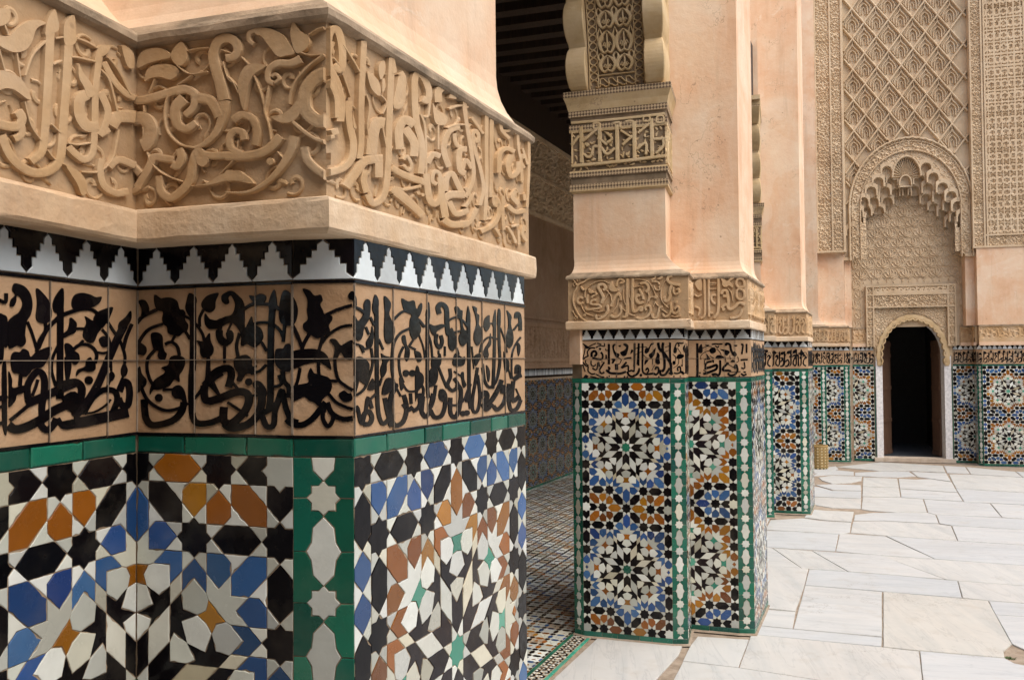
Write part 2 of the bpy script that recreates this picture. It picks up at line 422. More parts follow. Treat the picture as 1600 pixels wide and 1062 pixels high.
def star_cell(wide):
    """[(role, kind, polygon)] of one rosette cell centred on (0, 0), top and bottom rows included; + dividing lines"""
    P = []; lines = []
    def add(role, kind, poly): P.append((role, kind, poly))
    def d8(role, kind, poly):
        for k in range(8):
            add(role, kind, rot(poly, k * math.pi / 4))
    def d16(role, kind, poly):
        d8(role, kind, poly); d8(role, kind, refl(poly))
    add('heart', 'star_tile', khatem(0, 0))
    d8('dark', 'chevron_tile', chevron(0, Q, -UP, 1.293))
    d8('rhomb', 'rhombus_tile', [(Q * 2, C3), (.5, 2.5), (.5, 1.207), (Q * 2, 2.121)])
    d8('cream', 'rhombus_tile', [(1.914, 4.621), (Q * 2, 4.121), (Q * 2, C3), (1.914, 3.914)])
    d8('pale', 'shield_tile', [(0, 2.0), (.5, 2.5), (.62, 2.85), (0, 3.02), (-.62, 2.85), (-.5, 2.5)])
    A = [(Q * 2, C3), (.5, 2.5), (.62, 2.85), (0, 3.02), (.70, 3.38), (.42, 4.02), (.95, 3.72), (Q * 2, 4.06)]
    d16('dark', 'dart_tile', A)
    d8('pale', 'shield_tile', [(0, 3.02), (.70, 3.38), (.42, 4.02), (0, 4.10), (-.42, 4.02), (-.70, 3.38)])
    d16('pale', 'shield_tile', [(Q * 2, 4.828), (Q, 4.828), (.5, 4.75), (.30, 4.40), (.42, 4.02), (.95, 3.72), (Q * 2, 4.06)])
    d8('tie', 'bow_tile', [(.5, 4.75), (.30, 4.40), (.42, 4.02), (0, 4.10), (-.42, 4.02), (-.30, 4.40), (-.5, 4.75)])
    h = [(.5, 4.75), (Q, 4.828), (1.207, 5.328), (.5, 5.328), (.5, 6.035), (0, 5.536)]
    d8('pale', 'crown_tile', h + [(-x, y) for x, y in reversed(h[:-1])])
    d16('ring', 'chevron_tile', chevron(C2, R3 - Q, UP))
    for sx in (1, -1):
        for sy in (1, -1):
            def q4(role, kind, poly): add(role, kind, [(x * sx, y * sy) for x, y in poly])
            q4('ring', 'hexagon_tile', hexa(4.621, 4.621, UP / 2))
            q4('ring', 'kite_tile', house(C3, 4.121, -UP, (1, 0)))
            q4('ring', 'kite_tile', house(4.121, C3, math.pi, (0, 1)))
            q4('star', 'star_tile', khatem(C2, R3)); q4('star', 'star_tile', khatem(R3, C2)); q4('star', 'star_tile', khatem(R3, R3))
            q4('star', 'hexagon_tile', hexa(4.121, R3)); q4('star', 'hexagon_tile', hexa(R3, 4.121, UP))
            q4('ring', 'kite_tile', house(1.707, R3, 0, (1, 0)))
            q4('ring', 'kite_tile', house(R3, 1.707, UP, (1, 1)))
            q4('star', 'hexagon_tile', hexa(1.207, 7.036, -UP / 2))
            q4('band', 'kite_tile', house(C2, 6.536, -UP, (0, 1)))
            q4('band', 'kite_tile', house(C3, 7.536, UP, (0, 1)))
            q4('band', 'hexagon_tile', hexa(4.621, 7.036, -UP / 2))
            q4('band', 'hexagon_tile', hexa(1.707, R1)); q4('star', 'star_tile', khatem(C3, R1))
            if wide:
                q4('star', 'hexagon_tile', hexa(5.121, R1)); q4('star', 'star_tile', khatem(2 * C3, R1))
                q4('band', 'kite_tile', house(R3, 6.536, -UP, (0, 1)))
                q4('star', 'hexagon_tile', hexa(2 * C3, 6.536, UP))
                q4('band', 'hexagon_tile', hexa(2 * C3, 4.828, UP, Q)); q4('band', 'hexagon_tile', hexa(2 * C3, C3, UP, Q))
                q4('star', 'hexagon_tile', hexa(2 * C3, 1.707, UP))
            else:
                q4('pale', 'star_tile', khatem(R3, R1))
                q4('star', 'notched_tile', [(4.121, R1), (4.621, R1 + .5), (R3 - .5, R1 + .5), (R3 - .5, R1 + .207), (R3 - Q, R1), (R3 - .5, R1 - .207), (R3 - .5, R1 - .5), (4.621, R1 - .5)])
                q4('star', 'notched_tile', [(R3, 6.536), (R3 + .5, 7.036), (R3 + .5, R1 - .5), (R3 + .207, R1 - .5), (R3, R1 - Q), (R3 - .207, R1 - .5), (R3 - .5, R1 - .5), (R3 - .5, 7.036)])
            e5, x5 = R3 - .5, R3 - .5
            L4 = [((.5, R1 - .5), (C3 - .5, R1 - .5)), ((C3 + .5, R1 - .5), (x5, R1 - .5)), ((1.207, R3 + .5), (C2 - .5, R3 + .5)),
                  ((C2 + .5, R3 + .5), (x5, R3 + .5)), ((C2 + .5, e5), (x5, e5)), ((x5, e5), (x5, C2 + .5)), ((R3, .27), (R3, .5)),
                  ((R3 - .5, R3 + .5), (R3 - .5, R1 - .5))]
            if wide:
                L4 += [((x5, R1 - .5), (x5 + 1, R1 - .5)), ((R3 + .5, R3 + .5), (R3 + .5, R1 - .5)), ((R3 + .5, e5), (R3 + .5, C2 + .5)),
                       ((R3 + .5, C2 - .5), (R3 + .5, 0))]
            for a, b in L4:
                lines.append(((a[0] * sx, a[1] * sy), (b[0] * sx, b[1] * sy)))
        add('star', 'star_tile', khatem(0, R1 * sx))
        add('ring', 'hexagon_tile', hexa(0, 6.536 * sx, UP))
        add('diamond', 'diamond_tile', [(R3 * sx + .24, 0), (R3 * sx, .27), (R3 * sx - .24, 0), (R3 * sx, -.27)])
        if wide: add('star', 'star_tile', khatem(2 * C3 * sx, 0))
    return P, lines

def inside(p, poly):
    x, y = p; c = False
    n = len(poly); j = n - 1
    for i in range(n):
        xi, yi = poly[i]; xj, yj = poly[j]
        if (yi > y) != (yj > y) and x < (xj - xi) * (y - yi) / (yj - yi) + xi: c = not c
        j = i
    return c

def regions(polys, lines, rect):
    """cut the rectangle along every polygon edge and line; return [(index of polygon or -1, outline)]"""
    x0, y0, x1, y1 = rect
    vs = []; es = []; key = {}
    def vid(p):
        kx, ky = round(p[0] * 50), round(p[1] * 50)
        for dx in (-1, 0, 1):                       # points closer than .008 are one point
            for dy in (-1, 0, 1):
                for i in key.get((kx + dx, ky + dy), ()):
                    if abs(vs[i].x - p[0]) < .008 and abs(vs[i].y - p[1]) < .008: return i
        key.setdefault((kx, ky), []).append(len(vs)); vs.append(V2(*p))
        return len(vs) - 1
    for poly in polys:
        ids = [vid(p) for p in poly]
        for a, b in zip(ids, ids[1:] + ids[:1]):
            if a != b: es.append((a, b))
    for a, b in lines:
        ia, ib = vid(a), vid(b)
        if ia != ib: es.append((ia, ib))
    c = [vid(p) for p in ((x0, y0), (x1, y0), (x1, y1), (x0, y1))]
    es += [(c[i], c[(i + 1) % 4]) for i in range(4)]
    ov, oe, of, _, eo, _ = delaunay_2d_cdt(vs, es, [], 0, 2e-3)
    hard = set()
    for (a, b), orig in zip(oe, eo):
        if orig: hard.add((min(a, b), max(a, b)))
    byedge = {}
    keep = []
    for fi, f in enumerate(of):
        cx = sum(ov[i].x for i in f) / 3; cy = sum(ov[i].y for i in f) / 3
        ok = x0 < cx < x1 and y0 < cy < y1
        keep.append(ok)
        if not ok: continue
        for a, b in zip(f, f[1:] + f[:1]): byedge.setdefault((min(a, b), max(a, b)), []).append(fi)
    comp = [-1] * len(of); groups = []
    for fi in range(len(of)):
        if not keep[fi] or comp[fi] >= 0: continue
        st = [fi]; comp[fi] = len(groups); g = []
        while st:
            q = st.pop(); g.append(q); f = of[q]
            for a, b in zip(f, f[1:] + f[:1]):
                k = (min(a, b), max(a, b))
                if k in hard: continue
                for r_ in byedge.get(k, ()):
                    if comp[r_] < 0: comp[r_] = comp[q]; st.append(r_)
        groups.append(g)
    boxes = [(min(p[0] for p in q), max(p[0] for p in q), min(p[1] for p in q), max(p[1] for p in q)) for q in polys]
    out = []
    for g in groups:
        nxt = {}
        gs = set(g); area = 0; best = None
        for fi in g:
            f = of[fi]
            a_ = abs((ov[f[1]] - ov[f[0]]).cross(ov[f[2]] - ov[f[0]])) / 2
            area += a_
            if best is None or a_ > best[0]: best = (a_, fi)
            for a, b in zip(f, f[1:] + f[:1]):
                k = (min(a, b), max(a, b))
                if all(o_ == fi or o_ not in gs for o_ in byedge[k]): nxt.setdefault(a, []).append(b)
        if area < 0.008: continue
        start = next(iter(nxt)); loop = [start]; cur = start
        while True:
            nb = nxt[cur].pop() if nxt.get(cur) else None
            if nb is None or nb == start: break
            loop.append(nb); cur = nb
            if len(loop) > 400: break
        f = of[best[1]]
        cpt = ((ov[f[0]].x + ov[f[1]].x + ov[f[2]].x) / 3, (ov[f[0]].y + ov[f[1]].y + ov[f[2]].y) / 3)
        who = -1
        for i, q in enumerate(polys):
            b_ = boxes[i]
            if b_[0] <= cpt[0] <= b_[1] and b_[2] <= cpt[1] <= b_[3] and inside(cpt, q): who = i; break
        out.append((who, clean([(ov[i].x, ov[i].y) for i in loop])))
    return out

def clean(pts):
    out = []
    n = len(pts)
    for i in range(n):
        a, b, c = pts[i - 1], pts[i], pts[(i + 1) % n]
        cr = (b[0] - a[0]) * (c[1] - b[1]) - (b[1] - a[1]) * (c[0] - b[0])
        l1 = math.hypot(b[0] - a[0], b[1] - a[1]); l2 = math.hypot(c[0] - b[0], c[1] - b[1])
        if l1 < 1e-4: continue
        if abs(cr) < 0.012 * max(l1 * l2, 1e-6) and l2 > 1e-4: continue
        out.append(b)
    return out

def area2(p):
    return sum(p[i - 1][0] * p[i][1] - p[i][0] * p[i - 1][1] for i in range(len(p))) / 2

def inset(p, g):
    """shrink a polygon (counter-clockwise) by g; mitres are limited"""
    n = len(p); out = []
    for i in range(n):
        a, b, c = p[i - 1], p[i], p[(i + 1) % n]
        d1 = (b[0] - a[0], b[1] - a[1]); d2 = (c[0] - b[0], c[1] - b[1])
        l1 = math.hypot(*d1) or 1e-9; l2 = math.hypot(*d2) or 1e-9
        n1 = (-d1[1] / l1, d1[0] / l1); n2 = (-d2[1] / l2, d2[0] / l2)
        mx, my = n1[0] + n2[0], n1[1] + n2[1]
        k = (mx * mx + my * my)
        if k < 0.2: k = 0.2
        out.append((b[0] + mx * 2 * g / k, b[1] + my * 2 * g / k))
    return out

_PAN = {}
def panel(kind):
    """two rosettes one above the other: kind 'full', 'wide', 'left', 'right' (folded half at an inner corner)"""
    if kind in _PAN: return _PAN[kind]
    cell, ln = star_cell(kind == 'wide')
    hw = (2 * C3 if kind == 'wide' else R3) + .5
    x0, x1 = -hw, hw
    if kind == 'left': x1 = 0
    if kind == 'right': x0 = 0
    polys = []; roles = []; lines = []
    for k in (0, 1):
        for role, kd, q in cell:
            if k == 1 and max(p[1] for p in q) < -R1 + .75 and min(p[1] for p in q) < -R1: continue
            polys.append([(x, y + k * PER) for x, y in q]); roles.append((role, kd))
        lines += [((a[0], a[1] + k * PER), (b[0], b[1] + k * PER)) for a, b in ln]
    rect = (x0, -TOPE, x1, PER + TOPE)
    polys2 = []; lines2 = []
    reg = regions(polys, lines, rect)
    out = []
    for who, q in reg:
        if len(q) < 3: continue
        if area2(q) < 0: q = q[::-1]
        role, kd = roles[who] if who >= 0 else ('fill', 'filler_tile')
        out.append((role, kd, q))
    _PAN[kind] = (out, rect)
    return _PAN[kind]

SCHEMES = {'blue ring': dict(ring=BLUE, band=HONEY, tie=HONEY, diamond=BLUE, dark=BLACK),
           'honey ring': dict(ring=HONEY, band=BLUE, tie=TEAL, diamond=HONEY, dark=PLUM)}
def role_mat(role, sc, rnd):
    s_ = SCHEMES[sc]
    if role in s_:
        m = s_[role]
        if role == 'band' and rnd < 0.06: m = BLACK
        return m
    return {'heart': TEAL if sc == 'honey ring' else GREEN, 'star': BLACK, 'pale': WHITE, 'fill': WHITE, 'cream': CREAM,
            'rhomb': CREAM if rnd < 0.35 else WHITE}[role]

def tile_mesh(mb, F, pts, u0, h0, su, sh, mat, d0=0.0, g=0.016, bev=0.016, th=0.05, jit=0.010, tilt=0.010, worn=False):
    """one tile: a slightly irregular polygon with a worn, rounded arris; pts in pattern units"""
    q = inset(pts, g)
    if area2(q) <= 0.004: return
    q = [(x + random.uniform(-jit, jit), y + random.uniform(-jit, jit)) for x, y in q]
    if worn:   # hand-cut edges: slightly wavy, here and there a chip
        w_ = []
        for i in range(len(q)):
            a, b = q[i], q[(i + 1) % len(q)]
            L = math.hypot(b[0] - a[0], b[1] - a[1]); k = int(L / .22)
            w_.append(a)
            nx, ny = -(b[1] - a[1]) / max(L, 1e-6), (b[0] - a[0]) / max(L, 1e-6)
            for j in range(1, k + 1):
                t = j / (k + 1); o_ = random.uniform(-.010, .012)
                if random.random() < .05: o_ += random.uniform(.02, .055)
                w_.append((a[0] + (b[0] - a[0]) * t + nx * o_, a[1] + (b[1] - a[1]) * t + ny * o_))
        q = w_
    q2 = inset(q, bev)
    if area2(q2) <= 0.003: q2 = inset(q, bev * 0.3)
    cx = sum(p[0] for p in q) / len(q); cy = sum(p[1] for p in q) / len(q)
    tx, ty, tz = random.uniform(-tilt, tilt), random.uniform(-tilt, tilt), random.uniform(-0.012, 0.012)
    n = len(q)
    vs = [F.w(u0 + x * su, h0 + y * sh, d0 - th) for x, y in q]
    vs += [F.w(u0 + x * su, h0 + y * sh, d0 - bev * .6 + tz + tx * (x - cx) + ty * (y - cy)) for x, y in q]
    vs += [F.w(u0 + x * su, h0 + y * sh, d0 + tz + tx * (x - cx) + ty * (y - cy)) for x, y in q2]
    fs = []
    for i in range(n):
        j = (i + 1) % n
        fs.append((i, j, n + j, n + i)); fs.append((n + i, n + j, 2 * n + j, 2 * n + i))
    fs.append(tuple(range(2 * n, 3 * n)))
    mb.add(vs, fs, mat)

PTOP, PBOT = -3.17, -36.75
def in_view(p, margin=0):
    q = project(p)
    return q is not None and -margin <= q[0] <= 1600 + margin and -margin <= q[1] <= 1062 + margin

def zellige(parent, F, kind, scheme, single_px, quota, name='zellige_panel', htop=PTOP, hbot=PBOT, u0=None, u1=None):
    """a tiled panel on face F; pieces that show single_px or more across become objects of their own (within quota)"""
    tiles, rect = panel(kind)
    u0 = 0 if u0 is None else u0
    u1 = F.L if u1 is None else u1
    su = (u1 - u0) / (rect[2] - rect[0]); sh = (htop - hbot) / (rect[3] - rect[1])
    uo = u0 - rect[0] * su; ho = hbot - rect[1] * sh
    bk = MB()
    bk.add([F.w(u0, hbot, -.03), F.w(u1, hbot, -.03), F.w(u1, htop, -.03), F.w(u0, htop, -.03)], [(0, 1, 2, 3)], GROUT)
    board = bk.build(name, parent)
    singles = []; rest = MB()
    for role, kd, q in tiles:
        mat = role_mat(role, scheme, random.random())
        ar = abs(area2(q))
        cx = sum(p[0] for p in q) / len(q); cy = sum(p[1] for p in q) / len(q)
        wp = F.w(uo + cx * su, ho + cy * sh)
        dist = (Vector(wp) - Vector((0, 0, EYE))).length / B
        px = math.sqrt(ar) * FPX / dist
        if single_px and in_view(wp, 15) and px >= single_px:
            singles.append((px, role, kd, q, mat))
        else:
            tile_mesh(rest, F, q, uo, ho, su, sh, mat)
    singles.sort(key=lambda s_: -s_[0])
    for px, role, kd, q, mat in singles:
        if quota.get(kd, 0) >= 290:
            tile_mesh(rest, F, q, uo, ho, su, sh, mat); continue
        quota[kd] = quota.get(kd, 0) + 1
        mb = MB()
        tile_mesh(mb, F, q, uo, ho, su, sh, mat, worn=px > 16)
        mb.build(kd, board, True)
    rest.build('small_tiles', board, kind='stuff')
    return board

def border_strip(parent, F, h0, h1, single, name='border_tile', u0=0, u1=None, tw=1.6, mat=None, d=0.02):
    """row of green glazed bricks"""
    mat = mat or GREEN
    u1 = F.L if u1 is None else u1
    n = max(1, round((u1 - u0) / tw)); xs = [u0 + (u1 - u0) * i / n for i in range(n + 1)]
    for i in range(1, n): xs[i] += random.uniform(-.25, .25) * (u1 - u0) / n
    mb = MB()
    for a, b in zip(xs, xs[1:]):
        q = [(a, h0), (b, h0), (b, h1), (a, h1)]
        m1 = MB() if single else mb
        tile_mesh(m1, F, q, 0, 0, 1, 1, mat, d0=d, th=0.1, bev=0.05, worn=single, tilt=.02)
        if single: m1.build(name, parent, True)
    if not single: mb.build(name, parent)

def chamfer_strip(parent, F, single, htop=PTOP, hbot=PBOT):
    """green corner strip with white stars and eared lozenges"""
    w = F.L / 2; per = 3.46
    k = w / 1.05
    bk = MB()
    bk.add([F.w(0, hbot, -.03), F.w(F.L, hbot, -.03), F.w(F.L, htop, -.03), F.w(0, htop, -.03)], [(0, 1, 2, 3)], GROUT)
    board = bk.build('corner_strip', parent)
    polys = []; roles = []; lines = []
    y = htop + 0.35
    while y > hbot - per:
        polys.append(khatem(0, y - 1.70, .58 * 1.0)); roles.append('w')
        hexp = [(0, 1.14), (.36, .78), (.42, .30), (.60, 0), (.42, -.30), (.36, -.78), (0, -1.14), (-.36, -.78), (-.42, -.30), (-.60, 0), (-.42, .30), (-.36, .78)]
        polys.append(mv(hexp, 0, y)); roles.append('w')
        for yy, r_ in ((y, .60), (y - 1.70, .58)):
            lines += [((r_, yy), (1.05, yy)), ((-1.05, yy), (-r_, yy))]
        lines.append(((0, y + 1.14), (0, y + 1.70 + .04))); lines.append(((0, y - 1.14), (0, y - 1.70 + .56)))
        y -= per
    rest = MB()
    for who, q in regions(polys, lines, (-1.05, hbot, 1.05, htop)):
        if len(q) < 3: continue
        if area2(q) < 0: q = q[::-1]
        cy = sum(p[1] for p in q) / len(q)
        one = single and in_view(F.w(w, cy), 15)
        mb = MB() if one else rest
        tile_mesh(mb, F, q, w, 0, k, 1, WHITE if who >= 0 else GREEN, d0=0.0)
        if one: mb.build('star_tile' if who >= 0 else 'edge_tile', board, True)
    rest.build('small_tiles', board, kind='stuff')

MERLON = [(0, 0), (.12, .14), (.12, .36), (.22, .36), (.22, .53), (.31, .53), (.31, .71), (.40, .71), (.40, .86), (.485, .95), (.485, 1.0)]
def merlons(parent, F, h0, h1, single, period=1.54, phase=0.0):
    """interlocking stepped merlons, black pointing down and grey white pointing up"""
    n = max(1, round(F.L / period)); p = F.L / n
    rest = MB(); H = h1 - h0 - 0.06
    def put(q, mat, name):
        q = [(max(0.0, min(F.L, x)), y) for x, y in q]
        q = clean(q)
        if len(q) < 3 or abs(area2(q)) < 0.02: return
        if area2(q) < 0: q = q[::-1]
        mb = MB() if single else rest
        tile_mesh(mb, F, q, 0, 0, 1, 1, mat, d0=0.0, g=0.018, bev=0.02, jit=0.008)
        if single: mb.build(name, parent, True)
    for i in range(n + 1):
        c = (i + phase) * p
        put([(c - x * p, h0 + .06 + y * H) for x, y in reversed(MERLON)] + [(c + x * p, h0 + .06 + y * H) for x, y in MERLON[1:]], BLACK, 'dark_merlon')
        a = c; b = c + p
        q = [(a, h0), (b, h0)]
        q += [(b - x * p, h0 + .06 + y * H) for x, y in MERLON[:-1]]
        q += [((a + b) / 2, h0 + .06 + H * .99)]
        q += [(a + x * p, h0 + .06 + y * H) for x, y in reversed(MERLON[:-1])]
        put(q, GREYW, 'pale_merlon')
    if not single: rest.build('merlon_row', parent)

def band_plates(parent, F, h0, h1, single, tw=2.45, phase=0.0):
    """terracotta plates of the black lettered band: two rows, with black glazed lines above and below"""
    xs = [0.0]; x = tw * (1 - phase) if phase else tw
    while x < F.L - 0.4: xs.append(x); x += tw
    xs.append(F.L)
    mid = (h0 + h1) / 2 + 0.02
    rest = MB(); ln = MB()
    for a, b in zip(xs, xs[1:]):
        for y0, y1 in ((h0, mid), (mid, h1)):
            mb = MB() if single else rest
            tile_mesh(mb, F, [(a, y0), (b, y0), (b, y1), (a, y1)], 0, 0, 1, 1, TERRA, d0=-0.02, g=0.012, bev=0.012, jit=0.004, tilt=0.002)
            if single: mb.build('band_plate', parent, True)
        for y0, y1 in ((h0 - .02, h0 + .10), (h1 - .10, h1 + .02)):
            tile_mesh(ln, F, [(a, y0), (b, y0), (b, y1), (a, y1)], 0, 0, 1, 1, BLACK, d0=0.03, g=0.012, bev=0.02, jit=0.012)
            if single: ln.build('border_line', parent); ln = MB()
    if not single: rest.build('band_plates', parent)
    ln.build('border_line', parent)

# ------------------------------------------------------------------ piers
GREC = (5.88, 13.43)
AD = V2(.4014, .9159); BD = V2(-.954, .300)
def alpha_beta(p):
    det = AD.x * BD.y - AD.y * BD.x
    return ((p[0] * BD.y - p[1] * BD.x) / det, (AD.x * p[1] - AD.y * p[0]) / det)
def mirror(p):
    a, b = alpha_beta(p)
    q = AD * (14.66 - a) + BD * b
    return (q.x, q.y)
LOC = dict(A=(-24.5, 1.0), B=(-23.3, -.17), C=(-11.9, -3.85), D=(-9.9, -3.93), E=(-8.14, 2.15), F=(-2.1, .25), G=(0, 0), H=GREC)
for k in 'ABCDEF': LOC[k.lower()] = mirror(LOC[k])
LOC['h'] = mirror(LOC['F'])

def isect(p, d, q, e):
    det = d.x * e.y - d.y * e.x
    t = ((q.x - p.x) * e.y - (q.y - p.y) * e.x) / det
    return p + d * t

class Plan:
    """closed run of wall lines (each a Face with its own outward offset); corners come from neighbouring lines"""
    def __init__(s, lines): s.lines = lines           # [(p0, p1, offset)] left to right seen from outside
    def ring(s, o, ):
        o = o if isinstance(o, (list, tuple)) else [o] * len(s.lines)
        fs = [Face(a, b).shift(d + oo) for (a, b, d), oo in zip(s.lines, o)]
        return [isect(fs[i - 1].o, fs[i - 1].u, fs[i].o, fs[i].u) for i in range(len(fs))]
    def face(s, i, o):
        r = s.ring(o)
        return Face(r[i], r[(i + 1) % len(r)])
    def worn_loft(s, mb, prof, mat, seg=.9, amp=.02):
        """loft whose edges wander a little and whose corners are knocked off"""
        rows = []
        rs = random.Random(len(prof) * 7 + int(prof[0][1] * 100))
        first = s.ring(prof[0][0]); n = len(first)
        segs = [max(2, int((first[(i + 1) % n] - first[i]).length / seg)) for i in range(n)]
        for k, (o, h) in enumerate(prof):
            r = s.ring(o); row = []
            cm = (0 if k in (0, len(prof) - 1) else 1)
            for i in range(n):
                a, b = r[i], r[(i + 1) % n]; d = (b - a).normalized(); nn = V2(d.y, -d.x)
                for j in range(segs[i]):
                    q = a + (b - a) * (j / segs[i])
                    if j: q = q + nn * rs.uniform(-amp, amp) * cm
                    else:
                        pv = (a - r[i - 1]).normalized()
                        if pv.x * d.y - pv.y * d.x > 0: q = q + (d - pv).normalized() * rs.uniform(.02, .07) * cm
                    row.append((q.x * B, q.y * B, EYE + (h + rs.uniform(-amp, amp) * cm) * B))
            rows.append(row)
        m = len(rows[0])
        mb.add([p for r_ in rows for p in r_], [(k * m + i, k * m + (i + 1) % m, (k + 1) * m + (i + 1) % m, (k + 1) * m + i) for k in range(len(prof) - 1) for i in range(m)], mat)
    def loft(s, mb, prof, mat, cap_top=False, cap_bot=False):
        rings = [s.ring(o) for o, h in prof]
        n = len(s.lines)
        vs = []
        for (o, h), r in zip(prof, rings):
            vs += [(p.x * B, p.y * B, EYE + h * B) for p in r]
        fs = []
        for k in range(len(prof) - 1):
            for i in range(n):
                j = (i + 1) % n
                fs.append((k * n + i, k * n + j, (k + 1) * n + j, (k + 1) * n + i))
        if cap_top: fs.append(tuple(range((len(prof) - 1) * n, len(prof) * n)))
        if cap_bot: fs.append(tuple(reversed(range(n))))
        mb.add(vs, fs, mat)

def trellis(name):
    """narrow bands of small dark and pale lozenges cut in the plaster mouldings"""
    m, t, p, N, L = nodes_mat(name)
    pos = worldpos(t)
    sx = N.new('ShaderNodeSeparateXYZ'); L.new(pos, sx.inputs[0])
    u = math_n(t, 'SUBTRACT', math_n(t, 'MULTIPLY', sx.outputs[0], .95), math_n(t, 'MULTIPLY', sx.outputs[1], .8))
    a = math_n(t, 'ADD', u, sx.outputs[2]); b = math_n(t, 'SUBTRACT', u, sx.outputs[2])
    cb = N.new('ShaderNodeCombineXYZ'); L.new(a, cb.inputs[0]); L.new(b, cb.inputs[1])
    c = N.new('ShaderNodeTexChecker'); c.inputs['Scale'].default_value = 52
    L.new(cb.outputs[0], c.inputs['Vector'])
    n = noise(t, 60, 3, 0.6, pos)
    c.inputs['Color1'].default_value = (0.06, 0.04, 0.022, 1); c.inputs['Color2'].default_value = (0.48, 0.35, 0.2, 1)
    L.new(mix(t, math_n(t, 'MULTIPLY', n.outputs['Fac'], .5), c.outputs['Color'], (0.3, .2, .12)), p.inputs['Base Color'])
    p.inputs['Roughness'].default_value = .9
    L.new(bump(t, c.outputs['Fac'], 0.6, 0.006), p.inputs['Normal'])
    return m
TRELLIS = trellis('lozenge moulding')
DARKMOULD = plaster('dark brown moulding', [(0.12, 0.09, 0.055), (0.22, 0.16, 0.10), (0.30, 0.22, 0.14)], 9, .9, .5)  # darker brown plaster for recessed mouldings, carving grounds and the bare corner

def ribbon(mb, F, pts, d0, th, mat, step=0.22, bev=0.05):
    """raised stroke: pts = [(u, h, width)], smoothed; flat crown, sloping sides"""
    if len(pts) < 2: return
    P = []
    n = len(pts)
    for i in range(n - 1):
        p0 = pts[max(i - 1, 0)]; p1 = pts[i]; p2 = pts[i + 1]; p3 = pts[min(i + 2, n - 1)]
        d = math.hypot(p2[0] - p1[0], p2[1] - p1[1])
        k = max(2, min(9, int(d / step) + 1))
        for j in range(k):
            t = j / k
            def cr(a, b, c, e):
                return 0.5 * (2 * b + (c - a) * t + (2 * a - 5 * b + 4 * c - e) * t * t + (3 * b - a - 3 * c + e) * t * t * t)
            P.append((cr(p0[0], p1[0], p2[0], p3[0]), cr(p0[1], p1[1], p2[1], p3[1]), p1[2] + (p2[2] - p1[2]) * t))
    P.append(pts[-1])
    m = len(P); vs = []
    j0 = random.uniform(-.05, .05) * th
    for i in range(m):
        a = P[max(i - 1, 0)]; b = P[min(i + 1, m - 1)]
        dx, dy = b[0] - a[0], b[1] - a[1]; l = math.hypot(dx, dy) or 1e-6
        nx, ny = -dy / l, dx / l
        w = max(P[i][2], 0.02) / 2; wt = max(w - bev, w * .55)
        x, y = P[i][0], P[i][1]
        vs += [F.w(x + nx * w, y + ny * w, d0), F.w(x + nx * wt, y + ny * wt, d0 + th + j0 - bev * .3), F.w(x, y, d0 + th + j0 + .01),
               F.w(x - nx * wt, y - ny * wt, d0 + th + j0 - bev * .3), F.w(x - nx * w, y - ny * w, d0)]
    fs = []
    for i in range(m - 1):
        for k in range(4): fs.append((i * 5 + k, i * 5 + k + 1, i * 5 + 5 + k + 1, i * 5 + 5 + k))
    fs.append((0, 1, 2, 3, 4)); o = (m - 1) * 5
    fs.append((o + 4, o + 3, o + 2, o + 1, o))
    mb.add(vs, fs, mat)

def blob(mb, F, poly, d0, th, mat, bev=0.05):
    """raised flat shape with sloping sides from an outline in (u, h)"""
    q = clean(poly)
    if len(q) < 3: return
    if area2(q) < 0: q = q[::-1]
    t = inset(q, bev)
    if area2(t) <= 0: return
    j0 = random.uniform(-.06, .06) * th + .004
    n = len(q)
    vs = [F.w(x, y, d0) for x, y in q] + [F.w(x, y, d0 + th + j0) for x, y in t]
    fs = [(i, (i + 1) % n, n + (i + 1) % n, n + i) for i in range(n)]
    tri = tessellate_polygon([[Vector((x, y, 0)) for x, y in t]])
    fs += [tuple(n + i for i in f) for f in tri]
    mb.add(vs, fs, mat)

def leaf(mb, F, x, y, a, L, w, d0, th, mat, hook=0.35):
    """carved half-palmette: a swelling leaf with a curled tip"""
    pts = []
    for i in range(7):
        t = i / 6
        px = t * L; py = hook * L * t * t
        q = rot([(px, py)], a)[0]
        pts.append((x + q[0], y + q[1], w * (0.25 + 1.1 * math.sin(math.pi * min(1, t * 0.9 + .08)) ** 1.2) * (1 - .55 * t)))
    ribbon(mb, F, pts, d0, th, mat, step=L / 6)

def band(mb, F, u0, u1, h0, h1, d0, d1, mat):
    """plain slab on a face"""
    vs = [F.w(u, h, d) for d in (d0, d1) for u, h in ((u0, h0), (u1, h0), (u1, h1), (u0, h1))]
    mb.add(vs, [(4, 5, 6, 7), (0, 1, 5, 4), (1, 2, 6, 5), (2, 3, 7, 6), (3, 0, 4, 7), (3, 2, 1, 0)], mat)

FR_BOT, FR_FLD, FR_TOP, LEDGE_TOP = 4.1, 5.25, 10.95, 11.38
def shaft_profile():
    pr = [(-.05, LEDGE_TOP - .02)]
    for i in range(7):
        t = i / 6
        pr.append((-.15 - 1.25 * math.sin(t * math.pi / 2) ** 1.1, LEDGE_TOP + .12 + 2.6 * (1 - math.cos(t * math.pi / 2)) ** .9))
    out = []
    for o, h in pr:
        k = max(0, min(1, (h - LEDGE_TOP) / 2.6)) 
        out.append(([o + .7 * k, o, o - 1.8 * k, o, o, o, o - 1.8 * k, o], h))
    return out

